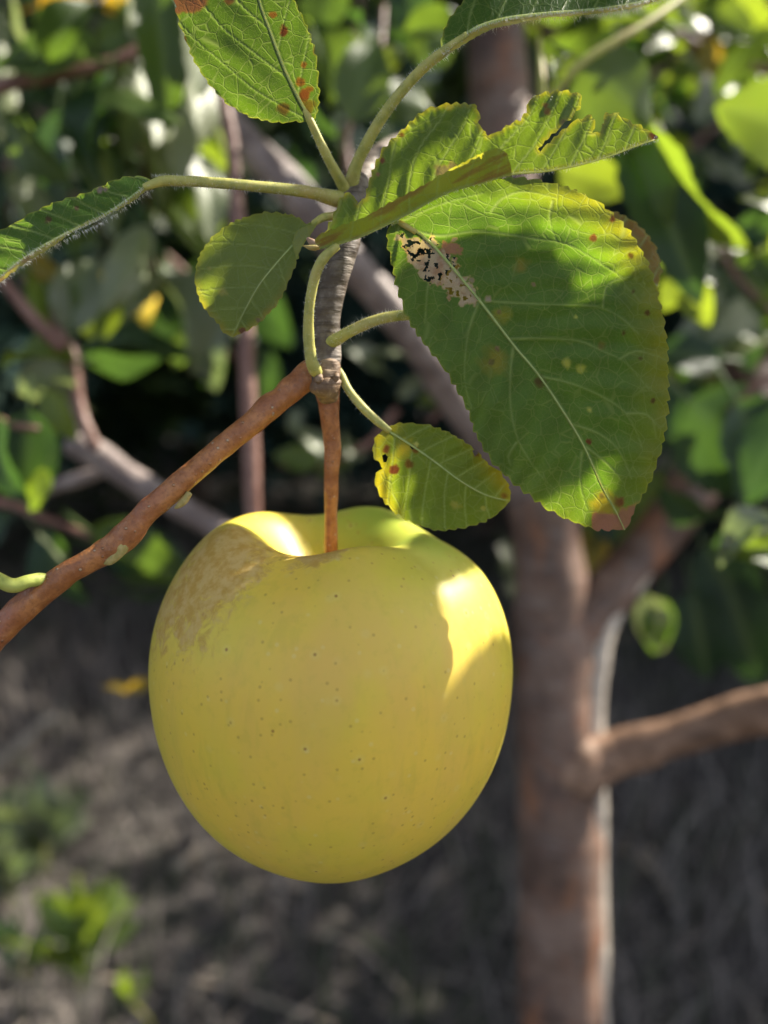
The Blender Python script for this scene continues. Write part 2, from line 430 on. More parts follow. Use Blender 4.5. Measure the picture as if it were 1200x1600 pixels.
def sheet(sideL, sideR, mid, step=3.0, amp=4, period=22, aL=0.0, aR=0.0, bL=0.0, bR=0.0, wave=0.0, spacing=52, c1=.55, c2=.0006,
          base=(.070, .125, .020), holes=(), spots=(), veins=None, pucker=1.0, seed=0, toothL=True, toothR=True, edge=None, dead=(), smoothL=5, smoothR=5, veinw=3.0, flip=1):
    """One leaf surface.  mid: (px,py,depth) along the midrib, sides: (px,py) margins from base to tip."""
    mid = catmull(np.asarray(mid, float), 8)
    # which hand each margin lies on, looking from base to tip
    _, _, gL = polydist(np.asarray(sideL, float)[:, :2], mid); dL = _ ; mL = polydist(np.asarray(sideL, float)[:, :2], mid)[0].mean(); mR = polydist(np.asarray(sideR, float)[:, :2], mid)[0].mean()
    _, _, gR = polydist(np.asarray(sideR, float)[:, :2], mid)
    flip = (1 if gL.mean() > 0 else -1) if mL > mR else (-1 if gR.mean() > 0 else 1)
    L = teeth(sideL, amp if toothL else 0, period, -1 * flip, seed, smoothL); R = teeth(sideR, amp if toothR else 0, period, 1 * flip, seed + 7, smoothR)
    outl = np.vstack([L, R[::-1][1:-1]])
    lo = outl.min(0); hi = outl.max(0)
    gx = np.arange(lo[0], hi[0], step); gy = np.arange(lo[1], hi[1], step * .87)
    X, Y = np.meshgrid(gx, gy); X = X + (np.arange(len(gy)) % 2)[:, None] * step * .5
    q = np.stack([X.ravel(), Y.ravel()], 1)
    q += rng.uniform(-.12, .12, q.shape) * step
    q = q[inpoly(q, outl)]
    dd, _, _ = polydist(q, np.vstack([outl, outl[:1]])); q = q[dd > step * .45]
    for h in holes:
        hd, _, _ = polydist(q, np.vstack([h, h[:1]])); q = q[(hd > step * .35)]
    pts = [Vector((a, b)) for a, b in outl] ; no = len(pts)
    edges = [(i, (i + 1) % no) for i in range(no)]
    for h in holes:
        k = len(pts); pts += [Vector((float(a), float(b))) for a, b in h]; nh = len(h)
        edges += [(k + i, k + (i + 1) % nh) for i in range(nh)]
    pts += [Vector((a, b)) for a, b in q]
    vco, _, fcs, _, _, _ = delaunay_2d_cdt(pts, edges, [], 0, 1e-4)
    V = np.array([(v[0], v[1]) for v in vco])
    Fc = np.array([f for f in fcs if len(f) == 3])
    cen = V[Fc].mean(1)
    ok = inpoly(cen, outl)
    for h in holes: ok &= ~inpoly(cen, np.asarray(h, float))
    # veins
    dist, s, sg = polydist(V, mid)
    sg = sg * flip
    side = np.where(sg > 0, 0, 1)       # 0: left list, 1: right list
    a = np.where(side == 0, aL, aR); b = np.where(side == 0, bL, bR)
    mids = np.concatenate([[0], np.cumsum(np.linalg.norm(np.diff(mid[:, :2], axis=0), axis=1))])
    dm = np.interp(s, mids, mid[:, 2])
    un = dist / 100.0
    ph = (s - c1 * dist - c2 * dist ** 2) / spacing + np.where(side == 0, 0.0, .43)
    ph = ph + .22 * (fbm(V / 120.0, seed + 2) - .5)
    if veins is None:
        vd = np.abs((ph + .5) % 1.0 - .5) * spacing * .85
        vw = veinw * (1 - .45 * np.clip(dist / 160, 0, 1))
        vein = np.clip(1.25 - vd / vw, 0, 1)
    else:
        vein = np.zeros(len(V))
        for ln in veins:
            c = catmull(np.asarray(ln, float), 10); vd, vs, _ = polydist(V, c); tot = np.linalg.norm(np.diff(c, axis=0), axis=1).sum()
            wob = 3.0 * (fbm(V / 22.0, 31) - .5)
            vein = np.maximum(vein, np.clip(1.25 - np.abs(vd + wob * .6) / (veinw * (1.15 - .6 * vs / tot)), 0, 1) * (1 - .35 * vs / tot))
    md = np.clip(1.3 - dist / (veinw * 1.25), 0, 1)
    vein = np.maximum(vein, md)
    relief = np.cos(2 * np.pi * ph) * np.clip(dist / 40, 0, 1) * .00028 * pucker
    dep = dm + a * un * .01 + b * un ** 2 * .01 + relief
    if wave:
        dep = dep + wave * (fbm(V / 70.0, seed + 5, 2) - .5) * np.clip(dist / 70, 0, 1.3) ** 1.5
    dep = dep - vein * .00010
    # colour
    col = np.tile(np.array(base)[None], (len(V), 1)) * (0.82 + .36 * fbm(V / 35.0, seed + 9))[:, None]
    deadf = np.zeros(len(V))
    ed, _, _ = polydist(V, np.vstack([outl, outl[:1]]))
    if edge is not None:
        ecol, ew = edge[0], edge[1]
        k = np.clip(1 - ed / ew, 0, 1) ** 1.3 * (.35 + .9 * fbm(V / 26.0, seed + 13))
        if len(edge) > 2: k = k * edge[2](V)
        k = np.clip(k, 0, 1)[:, None]; col = col * (1 - k) + np.array(ecol)[None] * k
    thin = (np.clip(1 - ed / 2.6, 0, 1) * .55)[:, None]
    col = col * (1 - thin) + np.array([.19, .22, .055])[None] * thin
    for (cx, cy, r, cc, soft) in spots:
        d = np.linalg.norm(V - np.array([cx, cy]), axis=1) + (fbm(V / (r * .9 + 2), seed + 17) - .5) * r * 1.3
        k = np.clip((r - d) / (soft + .01), 0, 1)[:, None]
        brn = cc[0] > cc[1] * 1.1; cc = tuple(v * (.55 if brn else .9) for v in cc)
        col = col * (1 - k) + np.array(cc)[None] * k
        if brn: deadf = np.maximum(deadf, k[:, 0])
    for (fn, cc) in dead:
        k = np.clip(fn(V), 0, 1)[:, None]; col = col * (1 - k) + np.array(cc)[None] * k; deadf = np.maximum(deadf, k[:, 0])
    return dict(V=Pn(V[:, 0], V[:, 1], dep), F=Fc[ok], px=V, vein=vein, dead=deadf, col=col,
                luv=np.stack([s / 100.0, dist * sg / 100.0, np.zeros(len(V))], 1), outl=outl, mid=mid,
                depf=(V, dep))

def build_leaf(sheets, parent, label=None, midrib=True, petiole=None, cut=None, midw=5.0, hairs=None, seed=0):
    V = []; Fs = []; off = 0; at = {k: [] for k in ('vein', 'dead', 'col', 'luv')}
    for sh in sheets:
        f = sh['F']
        if cut is not None:
            cen = sh['px'][f].mean(1); f = f[~cut(cen)]
        V.append(sh['V']); Fs.append(f + off); off += len(sh['V'])
        for k in at: at[k].append(sh[k])
    V = np.vstack(V); Fs = np.vstack(Fs)
    used = np.zeros(len(V), bool); used[Fs.ravel()] = True; remap = np.cumsum(used) - 1
    V = V[used]; Fs = remap[Fs]
    me = mesh_from('leaf', V, Fs, M_LEAF)
    for k, nm in (('vein', 'vein'), ('dead', 'dead')):
        me.attributes.new(nm, 'FLOAT', 'POINT').data.foreach_set('value', np.concatenate(at[k])[used].astype(np.float32))
    a = me.attributes.new('luv', 'FLOAT_VECTOR', 'POINT'); a.data.foreach_set('vector', np.vstack(at['luv'])[used].astype(np.float32).ravel())
    c = np.vstack(at['col'])[used]; c = np.hstack([c, np.ones((len(c), 1))])
    a = me.attributes.new('tint', 'FLOAT_COLOR', 'POINT'); a.data.foreach_set('color', c.astype(np.float32).ravel())
    o = link('leaf', me); keep(o, parent)
    if label: o['label'] = label
    def sub(x):
        x.parent = o; return x
    if midrib:
        md = sheets[0]['mid']; n = len(md); wd = np.linspace(midw, midw * .3, n)
        pts = np.column_stack([md[:, 0], md[:, 1], md[:, 2] - .00005, wd])
        cc = pts[::2]; wp = Pn(cc[:, 0], cc[:, 1], cc[:, 2])
        sub(link('midrib', tube_mesh('midrib', wp, cc[:, 3] * .5 * cc[:, 2] / F, M_MID, nseg=7)))
    if petiole is not None:
        c = catmull(np.asarray(petiole, float), 6); wp = Pn(c[:, 0], c[:, 1], c[:, 2])
        pt = sub(link('petiole', tube_mesh('petiole', wp, c[:, 3] * .5 * c[:, 2] / F, M_PET, nseg=14, rough=.08, rfreq=400)))
    if hairs:
        vs = []; fs = []
        r = np.random.default_rng(seed + 50)
        for (line, cnt, ln, spread) in hairs:
            c = catmull(np.asarray(line, float), 4); n = len(c)
            wp = Pn(c[:, 0], c[:, 1], c[:, 2]); rad = (c[:, 3] * .5 * c[:, 2] / F) if c.shape[1] > 3 else np.zeros(n)
            for _ in range(cnt):
                i = r.integers(0, n - 1); f = r.random(); p = wp[i] * (1 - f) + wp[i + 1] * f
                t = wp[i + 1] - wp[i]; t /= np.linalg.norm(t) + 1e-9
                d = r.normal(size=3); d -= t * d.dot(t) * .7; d /= np.linalg.norm(d)
                p0 = p + d * rad[i] * .9; l = ln * r.uniform(.5, 1.2)
                sd = np.cross(d, np.array(FWD)); sd /= np.linalg.norm(sd) + 1e-9; wdt = .000022
                bend = r.normal(size=3) * .35
                p1 = p0 + d * l * .5; p2 = p0 + (d + bend) * l
                k = len(vs); vs += [p0 - sd * wdt, p0 + sd * wdt, p1 + sd * wdt * .8, p1 - sd * wdt * .8, p2]
                fs += [(k, k + 1, k + 2, k + 3), (k + 3, k + 2, k + 4)]
        hme = mesh_from('hair', vs, fs, M_HAIR, False)
        ho = sub(link('hair', hme)); ho['kind'] = 'stuff'
    return o

# ================================================================== SETTING
# ground: one sheet to the horizon
gm = mesh_from('ground', [(-120, -80, 0), (120, -80, 0), (120, 160, 0), (-120, 160, 0)], [(0, 1, 2, 3)], mat_ground(), False)
g = link('ground', gm); g['kind'] = 'structure'

def blades(name, n, xr, yr, hr, mat, seed, lean=1.0, wd=.002, flat=.3, dens=None):
    r = np.random.default_rng(seed)
    x = r.uniform(*xr, n); y = yr[0] + (yr[1] - yr[0]) * r.random(n) ** 1.35
    keepm = fbm(np.stack([x * 1.8, y * 1.8], 1), seed) > r.uniform(.22, .62, n)
    x = x[keepm]; y = y[keepm]; n = len(x)
    h = r.uniform(*hr, n); az = r.uniform(0, 2 * np.pi, n); fl = r.random(n) < flat
    ln = lean * r.uniform(.1, 1, n) * h; ln = np.where(fl, h * r.uniform(1, 2.5, n), ln); h = np.where(fl, h * r.uniform(.05, .3, n), h)
    dx, dy = np.cos(az), np.sin(az); pa = r.uniform(0, 2 * np.pi, n); px, py = np.cos(pa) * wd, np.sin(pa) * wd
    z0 = np.zeros(n) - .004
    v = np.stack([
        np.stack([x - px, y - py, z0], 1), np.stack([x + px, y + py, z0], 1),
        np.stack([x + dx * ln * .35 + px * .8, y + dy * ln * .35 + py * .8, h * .62 + .003], 1),
        np.stack([x + dx * ln * .35 - px * .8, y + dy * ln * .35 - py * .8, h * .62 + .003], 1),
        np.stack([x + dx * ln, y + dy * ln, h + .002], 1)], 1).reshape(-1, 3)
    k = np.arange(n) * 5
    me = bpy.data.meshes.new(name)
    f = [(a, a + 1, a + 2, a + 3) for a in k] + [(a + 3, a + 2, a + 4) for a in k]
    me.from_pydata(v.tolist(), [], f); me.materials.append(mat)
    me.attributes.new('rnd', 'FLOAT', 'POINT').data.foreach_set('value', np.repeat(r.random(n), 5).astype(np.float32))
    o = link(name, me); o['kind'] = 'stuff'
    return o
dry = blades('dry_grass', 60000, (-3.2, 3.2), (.3, 6.5), (.04, .22), mat_blades('dry_grass_blade', (.085, .077, .076), (.42, .365, .32)), 3, 1.0, .0032, .6)
dry['label'] = 'matted dry grey straw and dead grass covering the shaded orchard ground'; dry['category'] = 'dry grass'
grn = blades('green_grass', 15000, (-3.5, 3.5), (1.2, 7.5), (.04, .20), mat_blades('green_grass_blade', (.030, .055, .025), (.07, .10, .035)), 5, .8, .0026, .1)
grn['label'] = 'scattered dull green grass tufts growing through the dead straw'; grn['category'] = 'grass'

# ---- corridors kept free of far foliage, where sunlight reaches the subject
CORR = [(P(600, 500, .16), .17), (P(250, 250, .45), .30), (P(900, 1300, .56), .10), (P(1060, 150, .4), .22), (P(1050, 1120, .54), .09),
        (P(500, 250, .4), .16), (P(125, 1450, 1.45), .12), (P(1080, 800, .55), .07)]
def corridor_mask(c):
    m = np.ones(len(c), bool); s = np.array(SUN)
    for p, r in CORR:
        d = c - np.array(p); t = d @ s; perp = np.linalg.norm(d - t[:, None] * s, axis=1)
        m &= ~((t > .12) & (perp < r))
    return m

def crown_mesh(name, centre, rad, n, size, mat, seed, hollow=.35, clear=True, base_z=None):
    """thousands of small folded leaves in clumps inside an ellipsoid"""
    r = np.random.default_rng(seed)
    ncl = max(12, n // 70)
    d = r.normal(size=(ncl, 3)); d /= np.linalg.norm(d, axis=1)[:, None]
    rr = (hollow + (1 - hollow) * r.random(ncl) ** .6) * (0.82 + .36 * r.random(ncl)); cl = d * rr[:, None] * np.array(rad)
    pick = r.integers(0, ncl, n)
    c = cl[pick] + r.normal(size=(n, 3)) * np.array(rad) * .13 + np.array(centre)
    if base_z is not None: c = c[c[:, 2] > base_z]
    if clear: c = c[corridor_mask(c)]
    # nothing of a crown in front of or around the lens
    dl = np.linalg.norm(c - np.array(CAM) - np.array([0, .25, -.03]), axis=1); c = c[dl > .55]
    n = len(c)
    ax = r.normal(size=(n, 3)); ax[:, 2] -= .55; ax /= np.linalg.norm(ax, axis=1)[:, None]
    nm = r.normal(size=(n, 3)); nm[:, 2] += .9; sd = np.cross(ax, nm); sd /= np.linalg.norm(sd, axis=1)[:, None] + 1e-9; nm = np.cross(sd, ax)
    L = size * r.uniform(.7, 1.25, n)[:, None]; W = L * .34
    v = np.stack([c - ax * L * .5, c + sd * W - ax * L * .08 + nm * L * .07, c + ax * L * .5 - nm * L * .06, c - sd * W - ax * L * .08 + nm * L * .07,
                  c + ax * L * .02 - nm * L * .03], 1).reshape(-1, 3)
    k = np.arange(n) * 5
    f = np.concatenate([np.stack([k, k + 1, k + 4], 1), np.stack([k + 1, k + 2, k + 4], 1), np.stack([k + 2, k + 3, k + 4], 1), np.stack([k + 3, k, k + 4], 1)])
    me = bpy.data.meshes.new(name); me.vertices.add(len(v)); me.vertices.foreach_set('co', v.astype(np.float32).ravel())
    me.loops.add(len(f) * 3); me.polygons.add(len(f)); me.loops.foreach_set('vertex_index', f.astype(np.int32).ravel())
    me.polygons.foreach_set('loop_start', np.arange(0, len(f) * 3, 3, dtype=np.int32)); me.polygons.foreach_set('loop_total', np.full(len(f), 3, np.int32))
    me.update(); me.validate(); me.materials.append(mat)
    me.attributes.new('rnd', 'FLOAT', 'POINT').data.foreach_set('value', np.repeat(r.random(n), 5).astype(np.float32))
    return me
M_CROWN = mat_blades('crown_leaf', (.022, .048, .016), (.06, .095, .025), .3)
M_CROWN2 = mat_blades('dark_crown_leaf', (.018, .048, .046), (.045, .078, .060), .2)

def orchard_tree(x, y, h, rad, n, seed, label, mat=None, low=.35, size=.11):
    t = thing('orchard_tree', label, 'tree', (x, y, 0), 'orchard trees standing beyond the apple tree')
    r = random.Random(seed)
    pts = np.array([(x, y, -.05), (x + r.uniform(-.05, .05), y, .5), (x + r.uniform(-.12, .12), y + .05, 1.1), (x + r.uniform(-.2, .2), y, h * .8)])
    c = catmull(pts, .12)
    keep(link('trunk', tube_mesh('trunk', c, np.linspace(.085, .03, len(c)), M_TRUNK, nseg=12, rough=.15, rfreq=14)), t)
    for k in range(5):
        a = r.uniform(0, 6.28); z = r.uniform(.6, h * .55); L = rad * r.uniform(.55, .85)
        p = np.array([(x, y, z), (x + math.cos(a) * L * .5, y + math.sin(a) * L * .5, z + L * .3), (x + math.cos(a) * L, y + math.sin(a) * L, z + L * .75)])
        cc = catmull(p, .12)
        keep(link('limb', tube_mesh('limb', cc, np.linspace(.04, .012, len(cc)), M_TRUNK, nseg=8, rough=.15, rfreq=14)), t)
    hz = (h + low) / 2
    o = link('crown', crown_mesh('crown', (x, y, hz), (rad, rad, (h - low) / 2 * 1.05), n, size, mat or M_CROWN, seed, .3, True, .12)); keep(o, t); o['kind'] = 'stuff'
    return t
TREES = [(-3.6, 5.2, 3.2, 1.7, 'round orchard tree at the far left, its dark crown reaching low'),
         (-1.5, 6.4, 3.4, 1.8, 'dark orchard tree behind the upright reddish shoot'),
         (.7, 5.6, 3.3, 1.7, 'dark orchard tree directly behind the big hanging leaf'),
         (2.9, 5.0, 3.4, 1.7, 'orchard tree behind the forked right-hand bough'),
         (3.6, 2.7, 3.4, 1.45, 'nearest orchard tree just outside the right edge, shading the grass'),
         (5.8, 4.2, 3.6, 1.8, 'far right orchard tree second from the right edge'),
         (2.2, 8.2, 3.8, 2.0, 'tall tree in the second row right of centre'),
         (-4.8, 8.6, 3.8, 2.1, 'tall tree in the second row at the left'),
         (5.6, 7.4, 3.9, 2.0, 'tall tree in the second row at the right'),
         (-1.6, 9.6, 4.0, 2.2, 'farthest tree in the second row left of centre'),
         (-2.7, 2.9, 3.3, 1.2, 'orchard tree beside the grass just outside the left edge')]
for i, (x, y, h, r_, lb) in enumerate(TREES):
    orchard_tree(x, y, h, r_ * 1.15, 15000, 100 + i, lb, M_CROWN if i in (1, 4) else M_CROWN2)
hd = thing('hedge', 'long dark evergreen hedge closing the orchard behind the trees', 'hedge', (0, 12.5, 0))
ho = link('foliage', crown_mesh('foliage', (0, 12.5, 3.0), (15, .9, 4.2), 42000, .26, M_CROWN2, 77, .1, False, .0)); keep(ho, hd); ho['kind'] = 'stuff'
keep(link('stem', tube_mesh('stem', catmull(np.array([(-14, 12.6, .3), (0, 12.5, .35), (14, 12.6, .3)]), .8), np.full(len(catmull(np.array([(-14, 12.6, .3), (0, 12.5, .35), (14, 12.6, .3)]), .8)), .05), M_TRUNK, nseg=8)), hd)

# ---- the apple tree that carries the fruit
tree = thing('apple_tree', 'slim reddish-brown apple trunk standing right behind the apple, forking to the right', 'tree', (P(880, 1700, .56)[0], P(880, 1700, .56)[1], 0))
base_p = P(880, 1700, .56)
tp = [(780, -260, .60, 86), (775, -60, .58, 88), (779, 120, .565, 92), (800, 400, .56, 98), (838, 700, .56, 106), (855, 860, .56, 110), (862, 1000, .56, 118), (870, 1200, .56, 126), (874, 1400, .56, 130), (880, 1600, .56, 134), (882, 1760, .56, 136)]
c = catmull(np.array(tp, float), 12); wp = Pn(c[:, 0], c[:, 1], c[:, 2]); rd = c[:, 3] * .5 * c[:, 2] / F
last = wp[-1]; ext = np.stack([np.full(14, last[0]), np.full(14, last[1]), np.linspace(last[2] - .04, -.03, 14)], 1)
ext[:, 0] += .01 * np.sin(np.linspace(0, 3, 14)); wp = np.vstack([wp, ext]); rd = np.concatenate([rd, np.linspace(rd[-1], rd[-1] * 1.5, 14)])
keep(link('trunk', tube_mesh('trunk', wp, rd, M_TRUNK, nseg=28, rough=.13, rfreq=38)), tree)
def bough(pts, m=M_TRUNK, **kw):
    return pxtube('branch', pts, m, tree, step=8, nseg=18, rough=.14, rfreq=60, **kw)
bough([(868, 1222, .56, 78), (893, 1205, .553, 98), (915, 1192, .550, 100), (940, 1184, .549, 78), (985, 1170, .545, 72), (1060, 1150, .535, 62), (1130, 1128, .525, 66), (1200, 1110, .51, 70), (1330, 1085, .49, 70), (1600, 1010, .47, 60), (1950, 840, .46, 44), (2300, 600, .46, 24)], mat_old_bark('bough_bark', (.16, .090, .055), (.34, .21, .14), .35, False, (.06, .035, .025)))
bough([(868, 1050, .56, 60), (905, 985, .562, 76), (950, 925, .57, 80), (1010, 858, .58, 76), (1060, 793, .585, 78), (1130, 690, .60, 82), (1200, 592, .62, 84), (1320, 440, .65, 84)])
bough([(845, 790, .56, 70), (790, 730, .54, 62), (740, 665, .51, 56), (640, 520, .46, 54), (530, 390, .43, 56), (450, 290, .42, 58), (395, 232, .42, 50), (356, 165, .42, 30), (335, 70, .42, 24)], M_GREY)
bough([(785, 320, .56, 50), (720, 262, .44, 44), (655, 226, .30, 38), (598, 240, .205, 34), (556, 292, .169, 36)], M_OLD)
sun_rim = bough([(935, 1760, .556, 34), (933, 1600, .556, 36), (931, 1480, .556, 40), (928, 1380, .556, 38), (931, 1300, .556, 34), (932, 1250, .555, 34), (929, 1190, .555, 32), (926, 1120, .556, 36), (929, 1050, .556, 40), (939, 1000, .557, 38), (961, 958, .56, 28), (1009, 895, .568, 22)], mat_simple('sun_rim_pale', (.36, .31, .26), (.68, .60, .50), 120, .45, .5))  # not a branch: pale strip painting the trunk's sunlit right rim
bough([(778, -40, .575, 60), (700, -120, .55, 44), (560, -220, .5, 34)], M_TRUNK)
o = link('crown', crown_mesh('crown', (.1, 1.5, 2.75), (2.3, 1.75, 1.1), 17000, .10, M_CROWN, 55, .25, True)); keep(o, tree); o['kind'] = 'stuff'

# ================================================================== BACKGROUND LEAVES, TWIGS
def leaf_template(seed, fold, curl, wr, wavy):
    r = np.random.default_rng(seed); nu, nv = 9, 18; V = []; ve = []
    for j in range(nv + 1):
        t = j / nv; wdt = wr * .5 * (math.sin(math.pi * min(1, t ** .82)) ** .75) * (1 - .12 * t) * (1 + .05 * (-1) ** j)
        if j in (0,): wdt = .004
        if j == nv: wdt = .002
        for i in range(nu):
            u = (i / (nu - 1) - .5) * 2
            z = fold * abs(u) * wdt + curl * (t - .35) ** 2 * -1 + wavy * math.sin(t * 11 + (1 if u > 0 else 2.2)) * abs(u) ** 2 * .06
            V.append((t, u * wdt, z)); ve.append(max(0, 1 - abs(u) * 5))
    Fc = [(j * nu + i, j * nu + i + 1, (j + 1) * nu + i + 1, (j + 1) * nu + i) for j in range(nv) for i in range(nu - 1)]
    # petiole: a thin square stalk behind the base
    k = len(V); r0 = .012
    for x in (-.32, -.15, .03):
        zz = -.06 * (x / -.32) ** 2
        for dy, dz in ((-r0, -r0), (r0, -r0), (r0, r0), (-r0, r0)): V.append((x, dy, dz + zz)); ve.append(1)
    for s in range(2):
        for q in range(4):
            a = k + s * 4 + q; b = k + s * 4 + (q + 1) % 4; Fc.append((a, b, b + 4, a + 4))
    return V, Fc, ve
TPL = [(.25, .25, .62, .4), (.6, .5, .60, .8), (-.25, .35, .66, .6), (1.1, .7, .58, .7), (.1, -.3, .55, 1.0), (.45, 1.0, .60, .5)]
TM = {}
def tmesh(ti, mi):
    if (ti, mi) not in TM:
        V, Fc, ve = leaf_template(ti, *TPL[ti])
        me = mesh_from('leaf', V, Fc, M_LF[mi]); me.attributes.new('vein', 'FLOAT', 'POINT').data.foreach_set('value', np.array(ve, np.float32))
        TM[(ti, mi)] = me
    return TM[(ti, mi)]
# direction that mirrors the sun into the lens
GLINT = (SUN - FWD).normalized()
def bleaf(parent, x, y, d, L, ang, mi=0, ti=None, roll=0.0, tilt=0.0, w=1.0, glint=False):
    """leaf with its base at pixel x,y, depth d, length L px, tip towards ang degrees (0 right, 90 up)"""
    ti = random.randrange(6) if ti is None else ti
    a = math.radians(ang); X = (RIGHT * math.cos(a) + UP * math.sin(a)).normalized(); Z = -FWD
    if glint:
        L = L * 1.35; vd = (P(x, y, d) - CAM).normalized(); Z = ((SUN - vd).normalized() + Vector([random.gauss(0, .09) for _ in range(3)])).normalized(); X = (X - Z * X.dot(Z)).normalized()
    Y = Z.cross(X)
    m = Matrix((X, Y, Z)).transposed()
    if not glint: m = m @ Matrix.Rotation(math.radians(tilt), 3, 'Y') @ Matrix.Rotation(math.radians(roll), 3, 'X')
    s = L * d / F
    o = link('leaf', tmesh(ti, mi)); m4 = m.to_4x4(); m4.translation = P(x, y, d)
    m4 = m4 @ Matrix.Diagonal((s, s * w, s, 1))
    o.parent = parent; o.matrix_parent_inverse = Matrix.Translation(parent.location).inverted(); o.matrix_basis = m4
    return o

def shoot(name, label, cat, pts, mat, leaves=(), auto=0, autoL=110, group=None, mats=(0, 0, 1, 2), seed=0, spread=55, glint=.3, extra=(), stepa=8):
    pts = np.array(pts, float)
    t = thing(name, label, cat, P(*pts[0, :3]), group)
    pxtube('twig', pts, mat, t, step=stepa, nseg=10, rough=.12, rfreq=90)
    for e in extra: pxtube('side_twig', e, mat, t, step=stepa, nseg=10, rough=.12, rfreq=90)
    for lf in leaves: bleaf(t, **lf) if isinstance(lf, dict) else bleaf(t, *lf)
    if auto:
        r = random.Random(seed); c = catmull(pts, 6); n = len(c)
        for k in range(auto):
            i = int((k + .5 + r.uniform(-.4, .4)) / auto * (n - 2)) + 1; p = c[min(i, n - 1)]; q = c[max(0, i - 1)]
            hd_ = math.degrees(math.atan2(-(p[1] - q[1]), p[0] - q[0])); L = autoL * r.uniform(.7, 1.2) * 0.5 / p[2]
            an = hd_ + (1 if k % 2 else -1) * r.gauss(spread, 22); gl = r.random() < glint
            off = .32 * L; a = math.radians(an)
            st = random.getstate(); random.seed(seed * 97 + k)
            bleaf(t, p[0] + math.cos(a) * off, p[1] - math.sin(a) * off, p[2] + r.uniform(-.02, .02), L, an, 4 if gl else r.choice(mats), None, r.uniform(-75, 75), r.uniform(-45, 45), 1.0, gl)
            random.setstate(st)
    return t
G = 'out-of-focus leafy shoots behind the fruit'

# left side -----------------------------------------------------
shoot('bare_branch', 'bare grey-brown branch slanting down behind the left shoulder of the apple', 'branch',
      [(112, 690, .42, 44), (160, 715, .42, 44), (200, 745, .42, 44), (300, 803, .42, 40), (370, 842, .42, 38), (470, 900, .42, 34)], M_GREY,
      extra=[[(122, 705, .42, 32), (118, 640, .42, 28), (118, 575, .42, 24), (112, 535, .42, 16)], [(165, 735, .43, 20), (120, 750, .43, 22), (60, 770, .44, 20)]])
shoot('upright_shoot', 'upright thin reddish-brown shoot rising behind the left rim of the apple', 'shoot',
      [(425, 1230, .38, 30), (405, 1000, .38, 28), (398, 860, .38, 26), (395, 790, .38, 27), (392, 700, .38, 29), (387, 600, .38, 27), (383, 500, .38, 25), (372, 350, .38, 24), (364, 240, .38, 22), (348, 150, .38, 20), (320, 20, .40, 16), (300, -80, .42, 12)], M_SHOOT)
shoot('leafy_shoot', 'leafy shoot in the upper left corner with dark crossing twig and sunlit leaves', 'shoot',
      [(-60, 165, .40, 24), (0, 135, .40, 24), (90, 118, .40, 22), (190, 92, .41, 20), (260, 40, .42, 16), (300, -60, .43, 12)], M_SHOOT,
      leaves=[(135, 92, .39, 170, 172, 0, 0, 20, 10), dict(x=238, y=-60, d=.36, L=250, ang=-86, mi=0, ti=0, roll=-25, tilt=10, w=.6), dict(x=305, y=-20, d=.37, L=135, ang=-95, mi=4, ti=0, glint=True, w=1.0), dict(x=205, y=-60, d=.42, L=110, ang=-88, mi=4, ti=0, glint=True, w=.6),
              (150, 70, .42, 90, 20, 2, 0, 10, 0), dict(x=215, y=95, d=.42, L=150, ang=-85, mi=4, ti=0, glint=True, w=.8),
              (170, 110, .40, 170, -110, 1, 1, 40, 10), dict(x=300, y=70, d=.45, L=130, ang=-100, mi=4, ti=0, glint=True),
              (205, 0, .5, 90, 60, 4, 0, 0, 0), dict(x=195, y=15, d=.44, L=130, ang=-60, mi=4, ti=2, glint=True, w=.7),
              (60, 10, .5, 90, 10, 3, 0, 10, 0), (160, 0, .45, 70, -20, 3, 1, 10, 0), (20, -10, .42, 90, -80, 4, 0, 60, 20),
              dict(x=140, y=140, d=.42, L=120, ang=-95, mi=1, ti=2, roll=30), dict(x=5, y=60, d=.45, L=110, ang=-85, mi=4, ti=2, glint=True, w=.6)],
      auto=6, autoL=120, seed=11, group=G)
